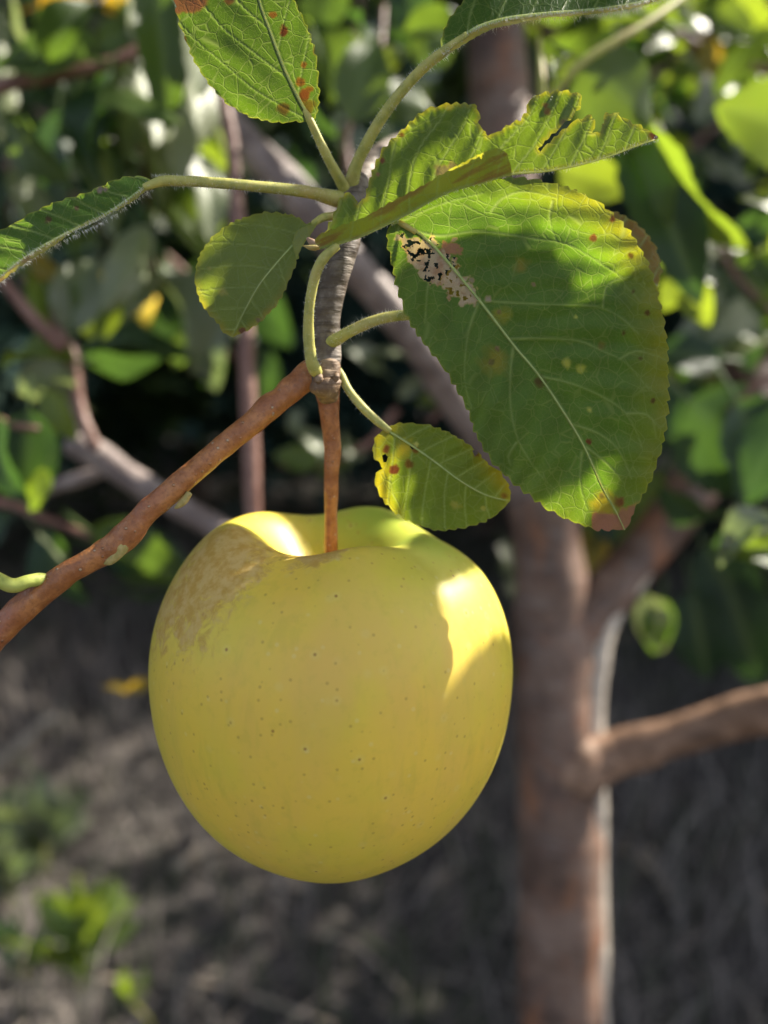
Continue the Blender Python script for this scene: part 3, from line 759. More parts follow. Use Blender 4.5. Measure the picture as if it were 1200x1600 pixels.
shoot('leafy_shoot', 'dense leafy shoot hanging left of the upright shoot above the blurred apple', 'shoot',
      [(330, 60, .47, 20), (270, 130, .47, 18), (235, 220, .48, 16), (225, 320, .49, 14), (240, 420, .5, 12)], M_SHOOT,
      leaves=[dict(x=215, y=170, d=.46, L=130, ang=-75, mi=4, ti=0, glint=True, w=.6), dict(x=160, y=150, d=.46, L=140, ang=-70, mi=4, ti=2, glint=True, w=.55),
              dict(x=290, y=190, d=.47, L=120, ang=-95, mi=4, ti=0, glint=True, w=.7), dict(x=330, y=180, d=.48, L=110, ang=-80, mi=4, ti=1, glint=True, w=.6),
              (270, 130, .45, 190, -150, 1, 0, 50, 10), (330, 150, .46, 150, 195, 0, 0, 60, 0), (110, 160, .45, 170, -70, 1, 1, -30, 20),
              (140, 200, .45, 170, -80, 0, 2, 60, 20), (90, 170, .47, 160, -95, 1, 0, 30, 10),
              dict(x=255, y=120, d=.41, L=130, ang=-80, mi=4, ti=0, glint=True, w=.7), dict(x=190, y=110, d=.42, L=120, ang=-100, mi=4, ti=0, glint=True, w=.6), dict(x=310, y=235, d=.43, L=110, ang=-85, mi=4, ti=0, glint=True, w=.8), dict(x=150, y=215, d=.43, L=120, ang=-75, mi=4, ti=2, glint=True, w=.6), dict(x=20, y=260, d=.43, L=110, ang=-60, mi=4, ti=0, glint=True, w=.8), dict(x=350, y=110, d=.44, L=90, ang=-90, mi=4, ti=0, glint=True, w=.7),
              dict(x=235, y=350, d=.42, L=140, ang=-125, mi=4, ti=2, glint=True, w=.55), dict(x=300, y=250, d=.44, L=120, ang=-70, mi=2, ti=0, roll=10),
              (280, 300, .46, 130, -60, 2, 0, -20, 0), (180, 290, .46, 130, -60, 1, 1, 20, 0), (210, 240, .5, 150, -40, 0, 3, 60, 0)],
      auto=12, autoL=110, seed=12, group=G, glint=.3)
shoot('leafy_shoot', 'yellow-green leaf pair on a pale forked shoot at the left edge beside the blurred apple', 'shoot',
      [(150, 700, .40, 18), (125, 640, .40, 20), (112, 560, .40, 20), (98, 530, .40, 20), (60, 470, .40, 20), (20, 390, .41, 16)], M_SHOOT,
      leaves=[(96, 525, .40, 135, 108, 2, 1, 35, 0), (104, 520, .40, 140, 78, 4, 1, 20, 10), (25, 405, .40, 75, -20, 3, 0, 10, 0), (10, 420, .40, 60, 20, 2, 0, 10, 0),
              (130, 560, .42, 120, -5, 1, 0, 65, 0), (125, 520, .43, 70, 20, 2, 0, -10, 0), dict(x=170, y=440, d=.42, L=90, ang=-95, mi=2, ti=0, roll=-20),
              (115, 560, .39, 140, 175, 2, 1, 55, 10), (110, 580, .39, 130, -160, 4, 2, -30, 20), (70, 610, .38, 90, -60, 2, 0, 10, 0), (100, 590, .41, 70, -55, 4, 0, 60, 0)],
      extra=[[(98, 545, .39, 22), (50, 495, .385, 20), (5, 440, .38, 18), (-40, 390, .38, 16)]], group=G)
shoot('leafy_shoot', 'dark green leaves low at the left edge with one sunlit lower margin', 'shoot',
      [(-60, 620, .34, 20), (-20, 650, .34, 18), (20, 665, .34, 14), (60, 670, .34, 10)], M_SHOOT,
      leaves=[(45, 640, .34, 160, -95, 1, 0, -15, 10), (-10, 650, .34, 150, -70, 1, 1, 20, -20), (70, 730, .335, 75, -115, 2, 2, 20, 0), (20, 740, .34, 70, -60, 0, 0, 50, 0)], group=G)
shoot('leafy_shoot', 'drooping dark leaves on a thin pale stalk just left of the apple shoulder', 'shoot',
      [(-40, 780, .45, 14), (20, 790, .45, 14), (80, 815, .45, 14), (150, 840, .45, 12)], M_SHOOT,
      leaves=[(140, 830, .44, 175, -32, 0, 2, 25, 0), (150, 850, .45, 150, -12, 1, 0, -30, 10), (70, 820, .45, 140, -70, 1, 1, 20, 0), dict(x=60, y=830, d=.44, L=110, ang=-45, mi=4, ti=0, roll=70),
              (10, 800, .46, 110, -130, 1, 0, 20, 0), dict(x=190, y=925, d=.46, L=80, ang=-5, mi=1, ti=0, roll=68)], group=G)
shoot('leafy_shoot', 'small sunlit leaf group glimpsed between the apple stem and the upright shoot', 'shoot',
      [(620, 640, .5, 14), (580, 690, .5, 13), (520, 720, .5, 12), (440, 728, .5, 10)], M_SHOOT,
      leaves=[(500, 722, .48, 75, 170, 2, 0, 10, 0), dict(x=520, y=730, d=.49, L=70, ang=120, mi=4, ti=0, glint=True), dict(x=545, y=720, d=.49, L=60, ang=60, mi=4, ti=1, glint=True),
              (560, 700, .5, 80, -150, 0, 1, 20, 0), dict(x=600, y=580, d=.5, L=60, ang=170, mi=4, ti=0, glint=True), (470, 640, .5, 40, -120, 4, 0, 0, 0)], group=G)
shoot('leafy_shoot', 'shoot with pale hanging leaves under the round foreground leaf', 'shoot',
      [(230, 380, .55, 16), (280, 420, .55, 14), (320, 470, .55, 12), (360, 560, .55, 10)], M_SHOOT,
      leaves=[(325, 480, .54, 130, -88, 4, 0, 20, 0), (270, 430, .54, 120, -70, 1, 1, 20, 0), (300, 560, .5, 150, 170, 1, 0, 60, 0), (240, 540, .5, 120, 175, 1, 3, 30, 0), (200, 480, .6, 120, -40, 1, 0, 0, 0),
              (390, 440, .6, 120, -60, 1, 0, 20, 0), (400, 540, .6, 110, -80, 1, 1, 0, 0)], auto=7, autoL=80, seed=14, group=G, mats=(1, 1, 0), glint=.1)
shoot('leafy_shoot', 'shoot of blurred leaves rising behind the two upper petioles', 'shoot',
      [(560, 330, .42, 12), (540, 230, .42, 14), (552, 170, .42, 12), (590, 90, .43, 10), (600, 10, .44, 8)], M_SHOOT,
      leaves=[(545, 190, .40, 150, 72, 0, 0, 15, 0), (560, 150, .41, 110, 85, 2, 1, 50, 0), (590, 110, .45, 60, 40, 2, 0, 0, 0), (520, 160, .44, 160, 100, 0, 3, 30, 0), (500, 60, .45, 150, 80, 0, 0, -20, 10),
              (640, 180, .46, 60, 60, 2, 0, 0, 0), (660, 110, .5, 110, 70, 0, 2, 0, 0), (470, 330, .5, 110, 100, 1, 1, 0, 0), (650, 60, .5, 120, 100, 1, 0, 0, 0), (610, 60, .52, 120, 20, 1, 1, 30, 0)],
      auto=5, autoL=80, seed=15, group=G, mats=(0, 1, 1))
# right side ----------------------------------------------------
shoot('leafy_shoot', 'shoot at the upper right with one broad rounded leaf and a glinting stalk', 'shoot',
      [(850, 170, .30, 14), (872, 138, .30, 15), (915, 93, .30, 14), (1010, 36, .31, 13), (1100, -30, .33, 12)], M_PET,
      leaves=[(905, 95, .31, 165, -28, 0, 2, 5, 15, 1.45), (1000, 20, .32, 190, 172, 0, 0, 35, 0), (868, 140, .29, 62, 95, 2, 1, 40, 0), (876, 132, .30, 62, 70, 2, 0, -10, 0),
              (1010, 20, .33, 130, 160, 2, 0, 40, 0)],
      extra=[[(848, 190, .30, 12), (846, 120, .30, 11), (843, 60, .31, 9)]], group=G)
shoot('leafy_shoot', 'long arched leaf with its sunlit half coloured bright lime hanging at the right', 'shoot',
      [(900, 150, .36, 12), (940, 165, .35, 12), (985, 190, .34, 10)], M_PET,
      leaves=[(980, 200, .34, 300, -66, 1, 0, 10, 0, .62), (1000, 185, .335, 260, -58, 2, 1, 62, 0, .7), (870, 262, .36, 125, -18, 2, 0, 20, 0), (1070, 430, .36, 90, -65, 2, 0, 30, 0), (1090, 410, .38, 90, -130, 2, 2, 20, 0)], group=G)  # deep green leaf plus lime leaf: shaded and sunlit halves set by colour
shoot('leafy_shoot', 'bright curved leaf entering from the right edge below the yellow speck', 'shoot',
      [(1290, 330, .36, 16), (1250, 280, .36, 12), (1235, 250, .36, 10)], M_PET,
      leaves=[(1300, 215, .36, 185, 163, 2, 0, -12, 0, 1.35), (1235, 330, .38, 80, 160, 2, 0, 30, 0)], group=G)
shoot('leafy_shoot', 'leafy shoot across the upper right corner with one yellow leaf', 'shoot',
      [(1260, 120, .6, 18), (1180, 105, .6, 16), (1090, 70, .6, 14), (1000, 10, .6, 12), (940, -40, .6, 10)], M_SHOOT,
      leaves=[(1098, 60, .55, 65, -70, 3, 0, 10, 0), (1180, 60, .55, 110, 150, 2, 0, 10, 0), (1060, 40, .56, 120, 170, 2, 1, 0, 0), (1200, 40, .55, 130, -130, 0, 0, 40, 0)],
      auto=20, autoL=125, seed=16, group=G, mats=(2, 0, 2, 0), glint=.15)
shoot('leafy_shoot', 'second leafy shoot behind the upper right corner leaves', 'shoot',
      [(1260, -20, .75, 18), (1160, 20, .75, 14), (1050, 90, .75, 12), (980, 160, .75, 10)], M_SHOOT, auto=14, autoL=150, seed=17, group=G, mats=(2, 0, 1), glint=.1)
shoot('leafy_shoot', 'cluster of dappled leaves at the right edge level with the big leaf', 'shoot',
      [(1260, 520, .5, 18), (1200, 480, .5, 14), (1150, 430, .5, 12), (1120, 370, .5, 10)], M_SHOOT,
      leaves=[(1150, 350, .5, 90, -15, 1, 1, 10, 0), (1130, 400, .5, 140, -50, 0, 0, 10, 0), (1200, 390, .5, 120, -110, 2, 0, 20, 0), (1210, 480, .5, 110, 160, 2, 2, 30, 0), (1140, 470, .52, 120, -70, 1, 0, 0, 0), (1110, 480, .52, 120, -110, 1, 1, 0, 0)],
      auto=9, autoL=105, seed=18, group=G, mats=(0, 1, 1, 2))
shoot('leafy_shoot', 'broad dark drooping leaves beside the fork right of the big leaf', 'shoot',
      [(1260, 560, .44, 16), (1190, 600, .44, 14), (1140, 640, .44, 12)], M_SHOOT,
      leaves=[(1075, 625, .44, 220, -42, 1, 2, 10, 0, 1.3), (1150, 625, .43, 190, -60, 1, 0, -10, 10, 1.3), (1060, 680, .46, 170, -30, 1, 4, 20, 0, 1.1), (1240, 640, .42, 170, -120, 1, 0, 30, 0), (1030, 760, .45, 120, -30, 1, 1, 60, 0),
              (1130, 560, .46, 120, 175, 1, 0, 20, 0), (1040, 600, .46, 120, -100, 1, 0, 20, 0)], group=G)
shoot('leafy_shoot', 'curled leaf with a glossy edge at the right edge beside the fork', 'shoot',
      [(1280, 800, .34, 14), (1240, 795, .34, 12), (1215, 800, .34, 10)], M_PET,
      leaves=[(1215, 810, .34, 110, -150, 4, 3, 50, 0, 1.1), (1225, 830, .345, 110, -170, 1, 0, 10, 0, 1.2), (1235, 870, .34, 110, 170, 2, 1, 20, 0)], group=G)
shoot('leafy_shoot', 'green leaves showing in the crotch between trunk and right fork', 'shoot',
      [(1090, 700, .72, 14), (1030, 790, .72, 12), (960, 850, .72, 10), (930, 900, .72, 8)], M_SHOOT,
      leaves=[(1030, 740, .7, 190, -128, 2, 0, 30, 0), (930, 830, .7, 120, -100, 3, 0, 30, 0), (985, 790, .7, 130, -115, 1, 0, 0, 0), (1010, 930, .62, 95, -75, 4, 0, 20, 0), (1035, 935, .62, 90, -100, 0, 1, 20, 0),
              (1130, 900, .8, 190, -70, 1, 0, 20, 0), (1100, 850, .8, 170, -60, 1, 0, 20, 0), (1080, 920, .8, 150, -80, 1, 0, 20, 0), (940, 780, .7, 120, -60, 1, 0, 0, 0)], group=G)
shoot('leafy_shoot', 'tiny pale leaf cluster behind the apple and the small spotted leaf', 'shoot',
      [(720, 600, .5, 10), (690, 640, .5, 9), (670, 660, .5, 8)], M_SHOOT,
      leaves=[(700, 620, .5, 50, -170, 2, 0, 0, 0), (640, 560, .5, 80, 170, 4, 0, 65, 0), (660, 590, .5, 50, -140, 4, 0, 0, 0), (790, 860, .6, 40, -80, 4, 0, 0, 0), dict(x=795, y=905, d=.6, L=60, ang=-85, mi=4, ti=0, glint=True),
              dict(x=785, y=845, d=.6, L=50, ang=-85, mi=4, ti=0, glint=True), (800, 1040, .6, 40, -60, 2, 0, 0, 0)], group=G)
shoot('leafy_shoot', 'small yellowed leaf peeping out left of the apple at mid height', 'shoot',
      [(330, 1040, .5, 8), (260, 1060, .5, 8), (235, 1070, .5, 7)], M_SHOOT, leaves=[(245, 1065, .5, 60, -165, 3, 0, 20, 0, .6), (200, 1075, .5, 40, 175, 3, 0, 40, 0, .5)], group=G)

# random depth of foliage farther back, as separate shoots
rb = random.Random(5)
WHERE = ['behind the upper left corner', 'behind the left edge', 'between the left shoots', 'behind the narrow left leaf', 'above the upper petioles', 'behind the spotted top leaf',
         'right of the trunk top', 'above the broad rounded leaf', 'behind the arched right leaf', 'at the far upper right', 'under the upper right corner', 'behind the right edge cluster']
spots_ = [(60, 40), (20, 260), (180, 200), (110, 330), (560, 60), (400, 60), (900, 60), (1000, 120), (1080, 260), (1190, 90), (1180, 210), (1180, 560)]
for k, ((x, y), wh) in enumerate(zip(spots_, WHERE)):
    d = rb.uniform(.75, 1.15); a = rb.uniform(0, 6.28)
    pts = [(x - 130 * math.cos(a), y + 130 * math.sin(a), d, 12), (x, y + rb.uniform(-30, 30), d, 11), (x + 130 * math.cos(a), y - 130 * math.sin(a), d + .05, 8)]
    shoot('leafy_shoot', 'distant blurred shoot of small leaves ' + wh, 'shoot', pts, M_SHOOT, auto=12, autoL=150, seed=40 + k, group='distant blurred shoots in the upper foliage', mats=(0, 1, 1, 1, 2), glint=.12, stepa=16)

# ================================================================== APPLES
R = .038
def apple_mesh(name, mat, nu=420, nv=300):
    a = np.linspace(0, 2 * np.pi, nu, endpoint=False)
    t = np.linspace(0, 1, nv)
    # profile from calyx (t=0) over the widest part to the stem cavity (t=1)
    v = t * 2 - 1
    th = np.where(t < .62, -np.pi / 2 + t / .62 * np.pi / 2, (t - .62) / .38 * np.pi / 2)
    th = -np.pi / 2 + np.pi * np.where(t <= 1, t, 1)
    r = np.where(th < 0, np.cos(th) ** .85, np.cos(th) ** .688); z = np.where(th < 0, 1.154 * np.sin(th), .88 * np.sin(th))
    Rr = np.repeat(r[:, None], nu, 1); Z = np.repeat(z[:, None], nu, 1); A = np.repeat(a[None], nv, 0)
    top = np.repeat((th > 0)[:, None], nu, 1)
    # stem cavity: an offset funnel with soft shoulders
    cav = np.clip(1 - Rr / .60, 0, 1); cs = cav * cav * (3 - 2 * cav)
    Z = np.where(top, Z - .46 * cs ** 1.15, Z)
    shoulder = np.exp(-((Rr - .60) / .22) ** 2) * top
    Z = Z + shoulder * (.035 * np.cos(A - math.radians(155)) + .030 * np.cos(3 * (A - math.radians(60))) + .018 * np.cos(5 * A + .6) - .03 * np.exp(-((((A - math.radians(268)) + np.pi) % (2 * np.pi) - np.pi) / .45) ** 2))
    # calyx basin
    bas = np.clip(1 - Rr / .38, 0, 1); Z = np.where(~top, Z + .20 * bas ** 1.4, Z)
    Rr = Rr * (1 + .012 * np.cos(2 * A + .4) + .008 * np.cos(5 * A + 1) * (1 - Z * .5) + .006 * np.cos(3 * A))
    X = Rr * np.cos(A) * R; Y = Rr * np.sin(A) * R; Zm = Z * R
    V = np.stack([X, Y, Zm], -1).reshape(-1, 3)
    idx = np.arange(nv * nu).reshape(nv, nu); nx = np.roll(idx, -1, 1)
    Fc = np.stack([idx[:-1], nx[:-1], nx[1:], idx[1:]], -1).reshape(-1, 4)
    me = mesh_from(name, V, Fc, mat)
    # where the skin is russeted, greener, warmer (pigment; the cavity green also paints in the bowl's shade)
    ang = lambda deg, wd: np.exp(-((((A - math.radians(deg)) + np.pi) % (2 * np.pi) - np.pi) / wd) ** 2)
    russ = np.where(top, np.clip(1 - Rr / .34, 0, 1) ** .5 * .75, 0)
    russ = russ + ang(222, .75) * top * np.exp(-((Rr - .62) / .36) ** 2) * .62 + ang(272, .30) * top * np.exp(-((Rr - .46) / .17) ** 2) * .85
    russ = russ + ang(205, .5) * np.exp(-((Z - .42) / .36) ** 2) * .40
    green = ang(55, 1.2) * top * np.exp(-((Rr - .45) / .34) ** 2) * 1.0 + ang(330, .6) * np.exp(-((Z - .8) / .25) ** 2) * .55 + np.exp(-((Z + 1.05) / .3) ** 2) * .15 + ang(195, .35) * .35 + ang(352, .3) * .2
    blush = ang(285, .7) * np.exp(-((Z - .30) / .38) ** 2)
    for nm, q in (('russet', russ), ('green', np.clip(green, 0, 1)), ('blush', blush)):
        me.attributes.new(nm, 'FLOAT', 'POINT').data.foreach_set('value', q.reshape(-1).astype(np.float32))
    return me
ac = CAM + Vector((-.0114, .1685, -.0636))
apple = thing('apple', 'large ripe yellow-green apple hanging in focus from a brown stem, russeted at its left shoulder', 'apple', ac)
af = link('fruit', apple_mesh('fruit', M_APPLE)); af.parent = apple
# stem from the cavity to the spur
sp = [(517, 880, .1735, 20), (517, 850, .1725, 21), (517, 800, .1705, 21), (518, 740, .168, 24), (520, 705, .167, 27), (518, 680, .1663, 28), (515, 650, .165, 30), (513, 625, .1645, 35), (510, 606, .164, 42)]
stem = pxtube('stem', sp, M_TWIG, apple, step=4, nseg=18, rough=.10, rfreq=260)
# dried calyx under the fruit
cv = []; cf = []
for k in range(5):
    a = k * 2 * math.pi / 5; b = len(cv); r0 = R * .12
    for (rr, zz, da) in ((.3, -.02, -.35), (.3, -.02, .35), (1.0, -.10, .12), (1.0, -.10, -.12), (1.5, -.28, 0)):
        cv.append((math.cos(a + da) * r0 * rr, math.sin(a + da) * r0 * rr, -R * .93 + zz * R * .4))
    cf += [(b, b + 1, b + 2, b + 3), (b + 3, b + 2, b + 4)]
ca = link('calyx', mesh_from('calyx', cv, cf, M_GREY)); ca.parent = apple

bp = P(192, 474, .60)
apple2 = thing('apple', 'small blurred pale apple far behind at the left, half hidden by leaves', 'apple', bp)
f2 = link('fruit', af.data); f2.parent = apple2; f2.scale = (.66, .66, .62); f2.rotation_euler = (.2, .3, 2)
pxtube('stem', [(192, 440, .60, 6), (196, 415, .60, 6), (208, 380, .60, 6), (235, 330, .60, 7)], M_SHOOT, apple2, step=8, nseg=8)

# ================================================================== THE FRUITING BRANCH (in focus)
br = thing('apple_branch', 'fruiting apple spur in focus carrying the leaves above the ripe apple', 'branch', P(505, 595, .163))
spur = pxtube('old_spur', [(504, 612, .163, 34), (505, 600, .1625, 52), (506, 580, .162, 54), (510, 556, .162, 46), (513, 535, .162, 42), (510, 505, .162, 44), (513, 470, .162, 46), (521, 435, .162, 48), (531, 405, .162, 48), (541, 375, .163, 44), (548, 340, .165, 42), (553, 305, .167, 44), (558, 285, .17, 38)],
              M_OLD, br, step=2.5, nseg=26, rough=.10, rfreq=520)
spur['label'] = 'short old ringed grey wood'
pxtube('spur_knob', [(513, 560, .162, 30), (511, 574, .1615, 42), (508, 586, .1612, 48), (507, 594, .1612, 46), (508, 601, .1612, 50), (510, 608, .1615, 46), (512, 616, .1622, 38), (513, 624, .163, 30)], M_KNOB, br, step=1.5, nseg=24, rough=.24, rfreq=700)
pxtube('bud', [(500, 600, .1585, 10), (498, 592, .158, 14), (499, 584, .158, 9)], M_KNOB, br, step=1.5, nseg=10, rough=.2, rfreq=900)
pxtube('bud', [(522, 596, .159, 8), (525, 590, .1588, 11), (527, 583, .159, 5)], M_KNOB, br, step=1.5, nseg=10, rough=.2, rfreq=900)
twig = pxtube('young_twig', [(512, 588, .164, 40), (490, 583, .1625, 46), (462, 603, .161, 42), (440, 622, .160, 39), (418, 638, .1595, 42), (395, 660, .159, 37), (340, 705, .158, 36), (285, 752, .157, 37), (230, 800, .1565, 38), (196, 838, .156, 44), (165, 862, .156, 40), (110, 893, .155, 38), (60, 930, .155, 42), (0, 985, .154, 44), (-90, 1085, .153, 46), (-200, 1200, .152, 48)],
              M_TWIG, br, step=3, nseg=26, rough=.13, rfreq=420)
twig['label'] = 'young orange-brown twig with pale lenticels'
pxtube('bud', [(196, 840, .156, 24), (188, 856, .1552, 26), (180, 868, .155, 20), (171, 877, .1548, 14), (163, 881, .1548, 4)], M_BUD, br, step=3, nseg=12, rough=.2, rfreq=600)
pxtube('bud', [(296, 770, .156, 10), (288, 782, .1562, 12), (279, 790, .1562, 9), (273, 794, .1562, 3)], M_BUD, br, step=2, nseg=10)
pxtube('bud', [(497, 386, .150, 16), (488, 379, .1495, 12), (480, 372, .149, 5)], mat_simple('stipule', (.30, .16, .10), (.45, .33, .22), 600), br, step=3, nseg=10)
pxtube('bud', [(505, 384, .150, 8), (488, 387, .149, 9), (474, 384, .1485, 2)], M_BUD, br, step=3, nseg=8)
pxtube('leaf_stalk', [(84, 912, .155, 16), (66, 906, .154, 22), (45, 908, .152, 21), (22, 915, .151, 24), (0, 907, .150, 22), (-40, 880, .148, 20), (-90, 830, .146, 18)], mat_petiole('green_stalk', (.42, .46, .10), (.50, .30, .10)), br, step=4, nseg=14, rough=.08, rfreq=400)
# little raised scars on the twig
for (x, y, s_) in ((430, 672, 7), (372, 700, 6), (300, 770, 7), (245, 770, 6), (455, 640, 7), (350, 722, 5), (402, 640, 6)):
    pass

def fxy(l): return [(560 + a / 2.3077, 280 + b / 2.3077) for a, b in l]
# --- leaf F: the big hanging leaf
FL = [(612, 350), (606, 362), (612, 401), (625, 453), (640, 497), (668, 540), (699, 579), (733, 640), (746, 679), (781, 731), (820, 765), (863, 796), (889, 811), (928, 824), (952, 826), (976, 828)]
FR = [(612, 350), (645, 318), (690, 298), (720, 288), (751, 285), (803, 279), (863, 289), (924, 312), (963, 345), (993, 380), (1016, 427), (1028, 475), (1039, 527), (1042, 601), (1037, 670), (1021, 735), (1004, 770), (988, 798), (984, 815), (976, 828)]
FM = [(612, 350, .1490), (629, 349, .1491), (673, 380, .1495), (746, 466, .1503), (803, 540, .1512), (846, 592, .152), (907, 687, .1535), (941, 761, .155), (963, 800, .156), (976, 828, .1568)]
V = [fxy(l) for l in (
    [(215, 190), (300, 205), (430, 190), (600, 210), (750, 235), (850, 290), (960, 360)], [(455, 440), (640, 450), (800, 455), (880, 465), (960, 510), (1040, 590)],
    [(550, 575), (700, 575), (800, 585), (880, 620), (960, 660), (1050, 760)], [(660, 712), (760, 735), (870, 780), (960, 840), (1010, 930), (1020, 970)],
    [(775, 885), (870, 920), (940, 980), (985, 1080)], [(820, 965), (900, 1030), (960, 1100)], [(300, 305), (255, 370), (240, 520)],
    [(435, 440), (400, 540), (385, 640), (385, 740), (410, 830)], [(560, 600), (548, 700), (550, 830), (580, 950), (650, 1060), (720, 1130)], [(805, 985), (800, 1100), (825, 1190)],
    [(480, 115), (520, 70), (600, 45), (720, 70)], [(150, 160), (125, 240)], [(160, 150), (300, 90), (450, 50)], [(700, 80), (690, 150), (720, 240)], [(570, 950), (540, 1000), (550, 1030)],
    [(880, 465), (900, 380), (990, 350)], [(940, 650), (1000, 620), (1080, 640)], [(970, 845), (1040, 850), (1085, 900)])]
tipbrown = lambda q: (np.clip((q[:, 1] - 786 - 26 * fbm(q / 16.0, 4) + .25 * (q[:, 0] - 940)) / 8, 0, 1) * (q[:, 0] > 925))
tan_reg = np.array([(622, 372), (650, 368), (676, 372), (700, 395), (722, 425), (745, 462), (742, 480), (722, 474), (700, 458), (672, 440), (645, 415), (628, 395)], float)
def tanmask(q):
    d, _, _ = polydist(q, np.vstack([tan_reg, tan_reg[:1]])); ins = inpoly(q, tan_reg)
    sd = np.where(ins, d, -d) + (fbm(q / 9.0, 8) - .5) * 34
    return np.clip(sd / 2.5, 0, 1)
pinkm = lambda q: np.clip((14 - np.linalg.norm((q - np.array([704, 388])) * np.array([.75, 1.15]), axis=1) + (fbm(q / 7.0, 3) - .5) * 22) / 3, 0, 1)
def eF(q): return np.clip((q[:, 0] - 690) / 260, .1, 1) * np.clip((900 - q[:, 1]) / 450, .25, .9)  # yellow margin: part pigment, part sun glow put into the colour
G_, P_, D_ = (.26, .20, .05), (.45, .36, .27), (.16, .055, .04)
Fs = sheet(FL, FR, FM, step=2.6, amp=5, period=21, aL=.14, aR=-.30, bL=.03, bR=.03, wave=.0012, veins=V, veinw=2.3, base=(.052, .120, .024), seed=3, pucker=.8,
           edge=((.19, .20, .022), 70, eF),
           spots=[(768, 566, 6, (.42, .30, .22), 2), (777, 545, 5, (.42, .30, .22), 2), (772, 560, 26, (.16, .17, .03), 18), (779, 488, 4, (.5, .36, .25), 1.5), (763, 467, 6, (.62, .56, .48), 1.5), (736, 437, 5, (.6, .5, .42), 1.5),
                  (834, 445, 4, (.5, .40, .28), 1.5), (842, 597, 11, (.17, .13, .04), 5), (920, 690, 5, (.26, .06, .03), 2), (940, 776, 6, (.42, .28, .24), 2), (886, 567, 9, (.26, .32, .10), 5), (908, 577, 8, (.26, .32, .10), 5), (921, 640, 6, (.26, .32, .10), 4), (900, 495, 4, (.28, .34, .10), 2),
                  (926, 372, 7, (.34, .14, .05), 3), (812, 415, 16, (.15, .15, .03), 10), (783, 492, 18, (.18, .20, .03), 14), (1012, 488, 5, (.20, .13, .03), 2), (1020, 625, 5, (.18, .12, .03), 2), (985, 400, 5, (.18, .13, .03), 3), (940, 540, 9, (.09, .10, .02), 5), (958, 341, 6, (.34, .12, .05), 2),
                  (713, 373, 3, (.6, .5, .4), 1), (708, 375, 3, (.6, .5, .4), 1), (968, 785, 9, (.30, .10, .04), 5), (945, 790, 22, (.20, .19, .03), 14), (990, 455, 5, (.17, .13, .03), 3), (975, 520, 4, (.17, .13, .03), 3), (1000, 560, 4, (.17, .13, .03), 3)],
           dead=[(tanmask, (.50, .42, .33)), (pinkm, (.36, .19, .13)), (lambda q: tanmask(q) * np.clip((fbm(q / 14.0, 6) - .52) * 6, 0, .8), (.38, .23, .16)), (tipbrown, (.30, .15, .12))])
def cutF(cen):
    ins = tanmask(cen) > .6
    return ins & (fbm(cen / 5.5, 21, 2) > .635 - .03 * (cen[:, 0] < 690))
build_leaf([Fs], br, 'largest leaf with a chewed tan patch and browned tip', petiole=[(558, 318, .166, 15), (580, 322, .162, 14), (600, 335, .152, 13), (628, 350, .1491, 9), (650, 363, .1493, 8)], cut=cutF, midw=5.2, seed=3)

# --- leaf H: the brownish leaf behind the big one
HL = [(655, 492), (700, 430), (790, 360), (880, 325), (950, 330), (985, 345), (1010, 368), (1024, 392), (1030, 420), (1029, 446)]
HR = [(655, 492), (700, 520), (800, 540), (900, 520), (980, 485), (1015, 462), (1029, 446)]
Hs = sheet(HL, HR, [(655, 492, .160), (780, 460, .163), (900, 440, .166), (1029, 446, .170)], step=4, amp=6, period=17, base=(.13, .11, .025), seed=9, edge=((.20, .10, .03), 26), aL=-.1, aR=.3)
build_leaf([Hs], br, 'browning leaf almost hidden behind the largest leaf', petiole=[(512, 537, .161, 20), (525, 531, .159, 19), (545, 519, .157, 18), (580, 503, .156, 17), (615, 494, .157, 17), (655, 492, .160, 14)],
           hairs=[([(525, 531, .159, 19), (545, 519, .157, 18), (580, 503, .156, 17), (615, 494, .157, 17), (655, 492, .160, 14)], 500, .0007, 1)], seed=9)

# --- leaf E: folded leaf above, chewed margin
EL = [(500, 387), (508, 366), (521, 345), (530, 318), (541, 303), (552, 306), (557, 322), (568, 316), (575, 303), (577, 285), (590, 255), (601, 235), (615, 219), (640, 195), (662, 176), (680, 169), (700, 165), (728, 164), (743, 167), (747, 178), (746, 192), (752, 206), (763, 214), (778, 208), (796, 197), (815, 189), (823, 178), (826, 160), (838, 150), (855, 147), (880, 144), (902, 149), (908, 156), (903, 168), (890, 182), (880, 192), (858, 211), (838, 235), (843, 239), (868, 216), (894, 193), (908, 188), (921, 182), (929, 187), (926, 200), (925, 209), (936, 209), (944, 200), (946, 186), (951, 178), (964, 181), (985, 193), (1010, 204), (1029, 214)]
EM = [(500, 387, .1480), (520, 382, .1478), (560, 370, .1475), (600, 352, .1472), (640, 332, .147), (700, 300, .1467), (760, 283, .1464), (800, 272, .1462), (850, 268, .1459), (900, 259, .1457), (950, 245, .1455), (990, 230, .1455), (1029, 216, .1457)]
EMr = [(a, b + 1) for a, b, _ in EM]
holeE = [np.array([(800, 236), (812, 226), (838, 213), (846, 205), (842, 216), (822, 229), (806, 237)], float)]
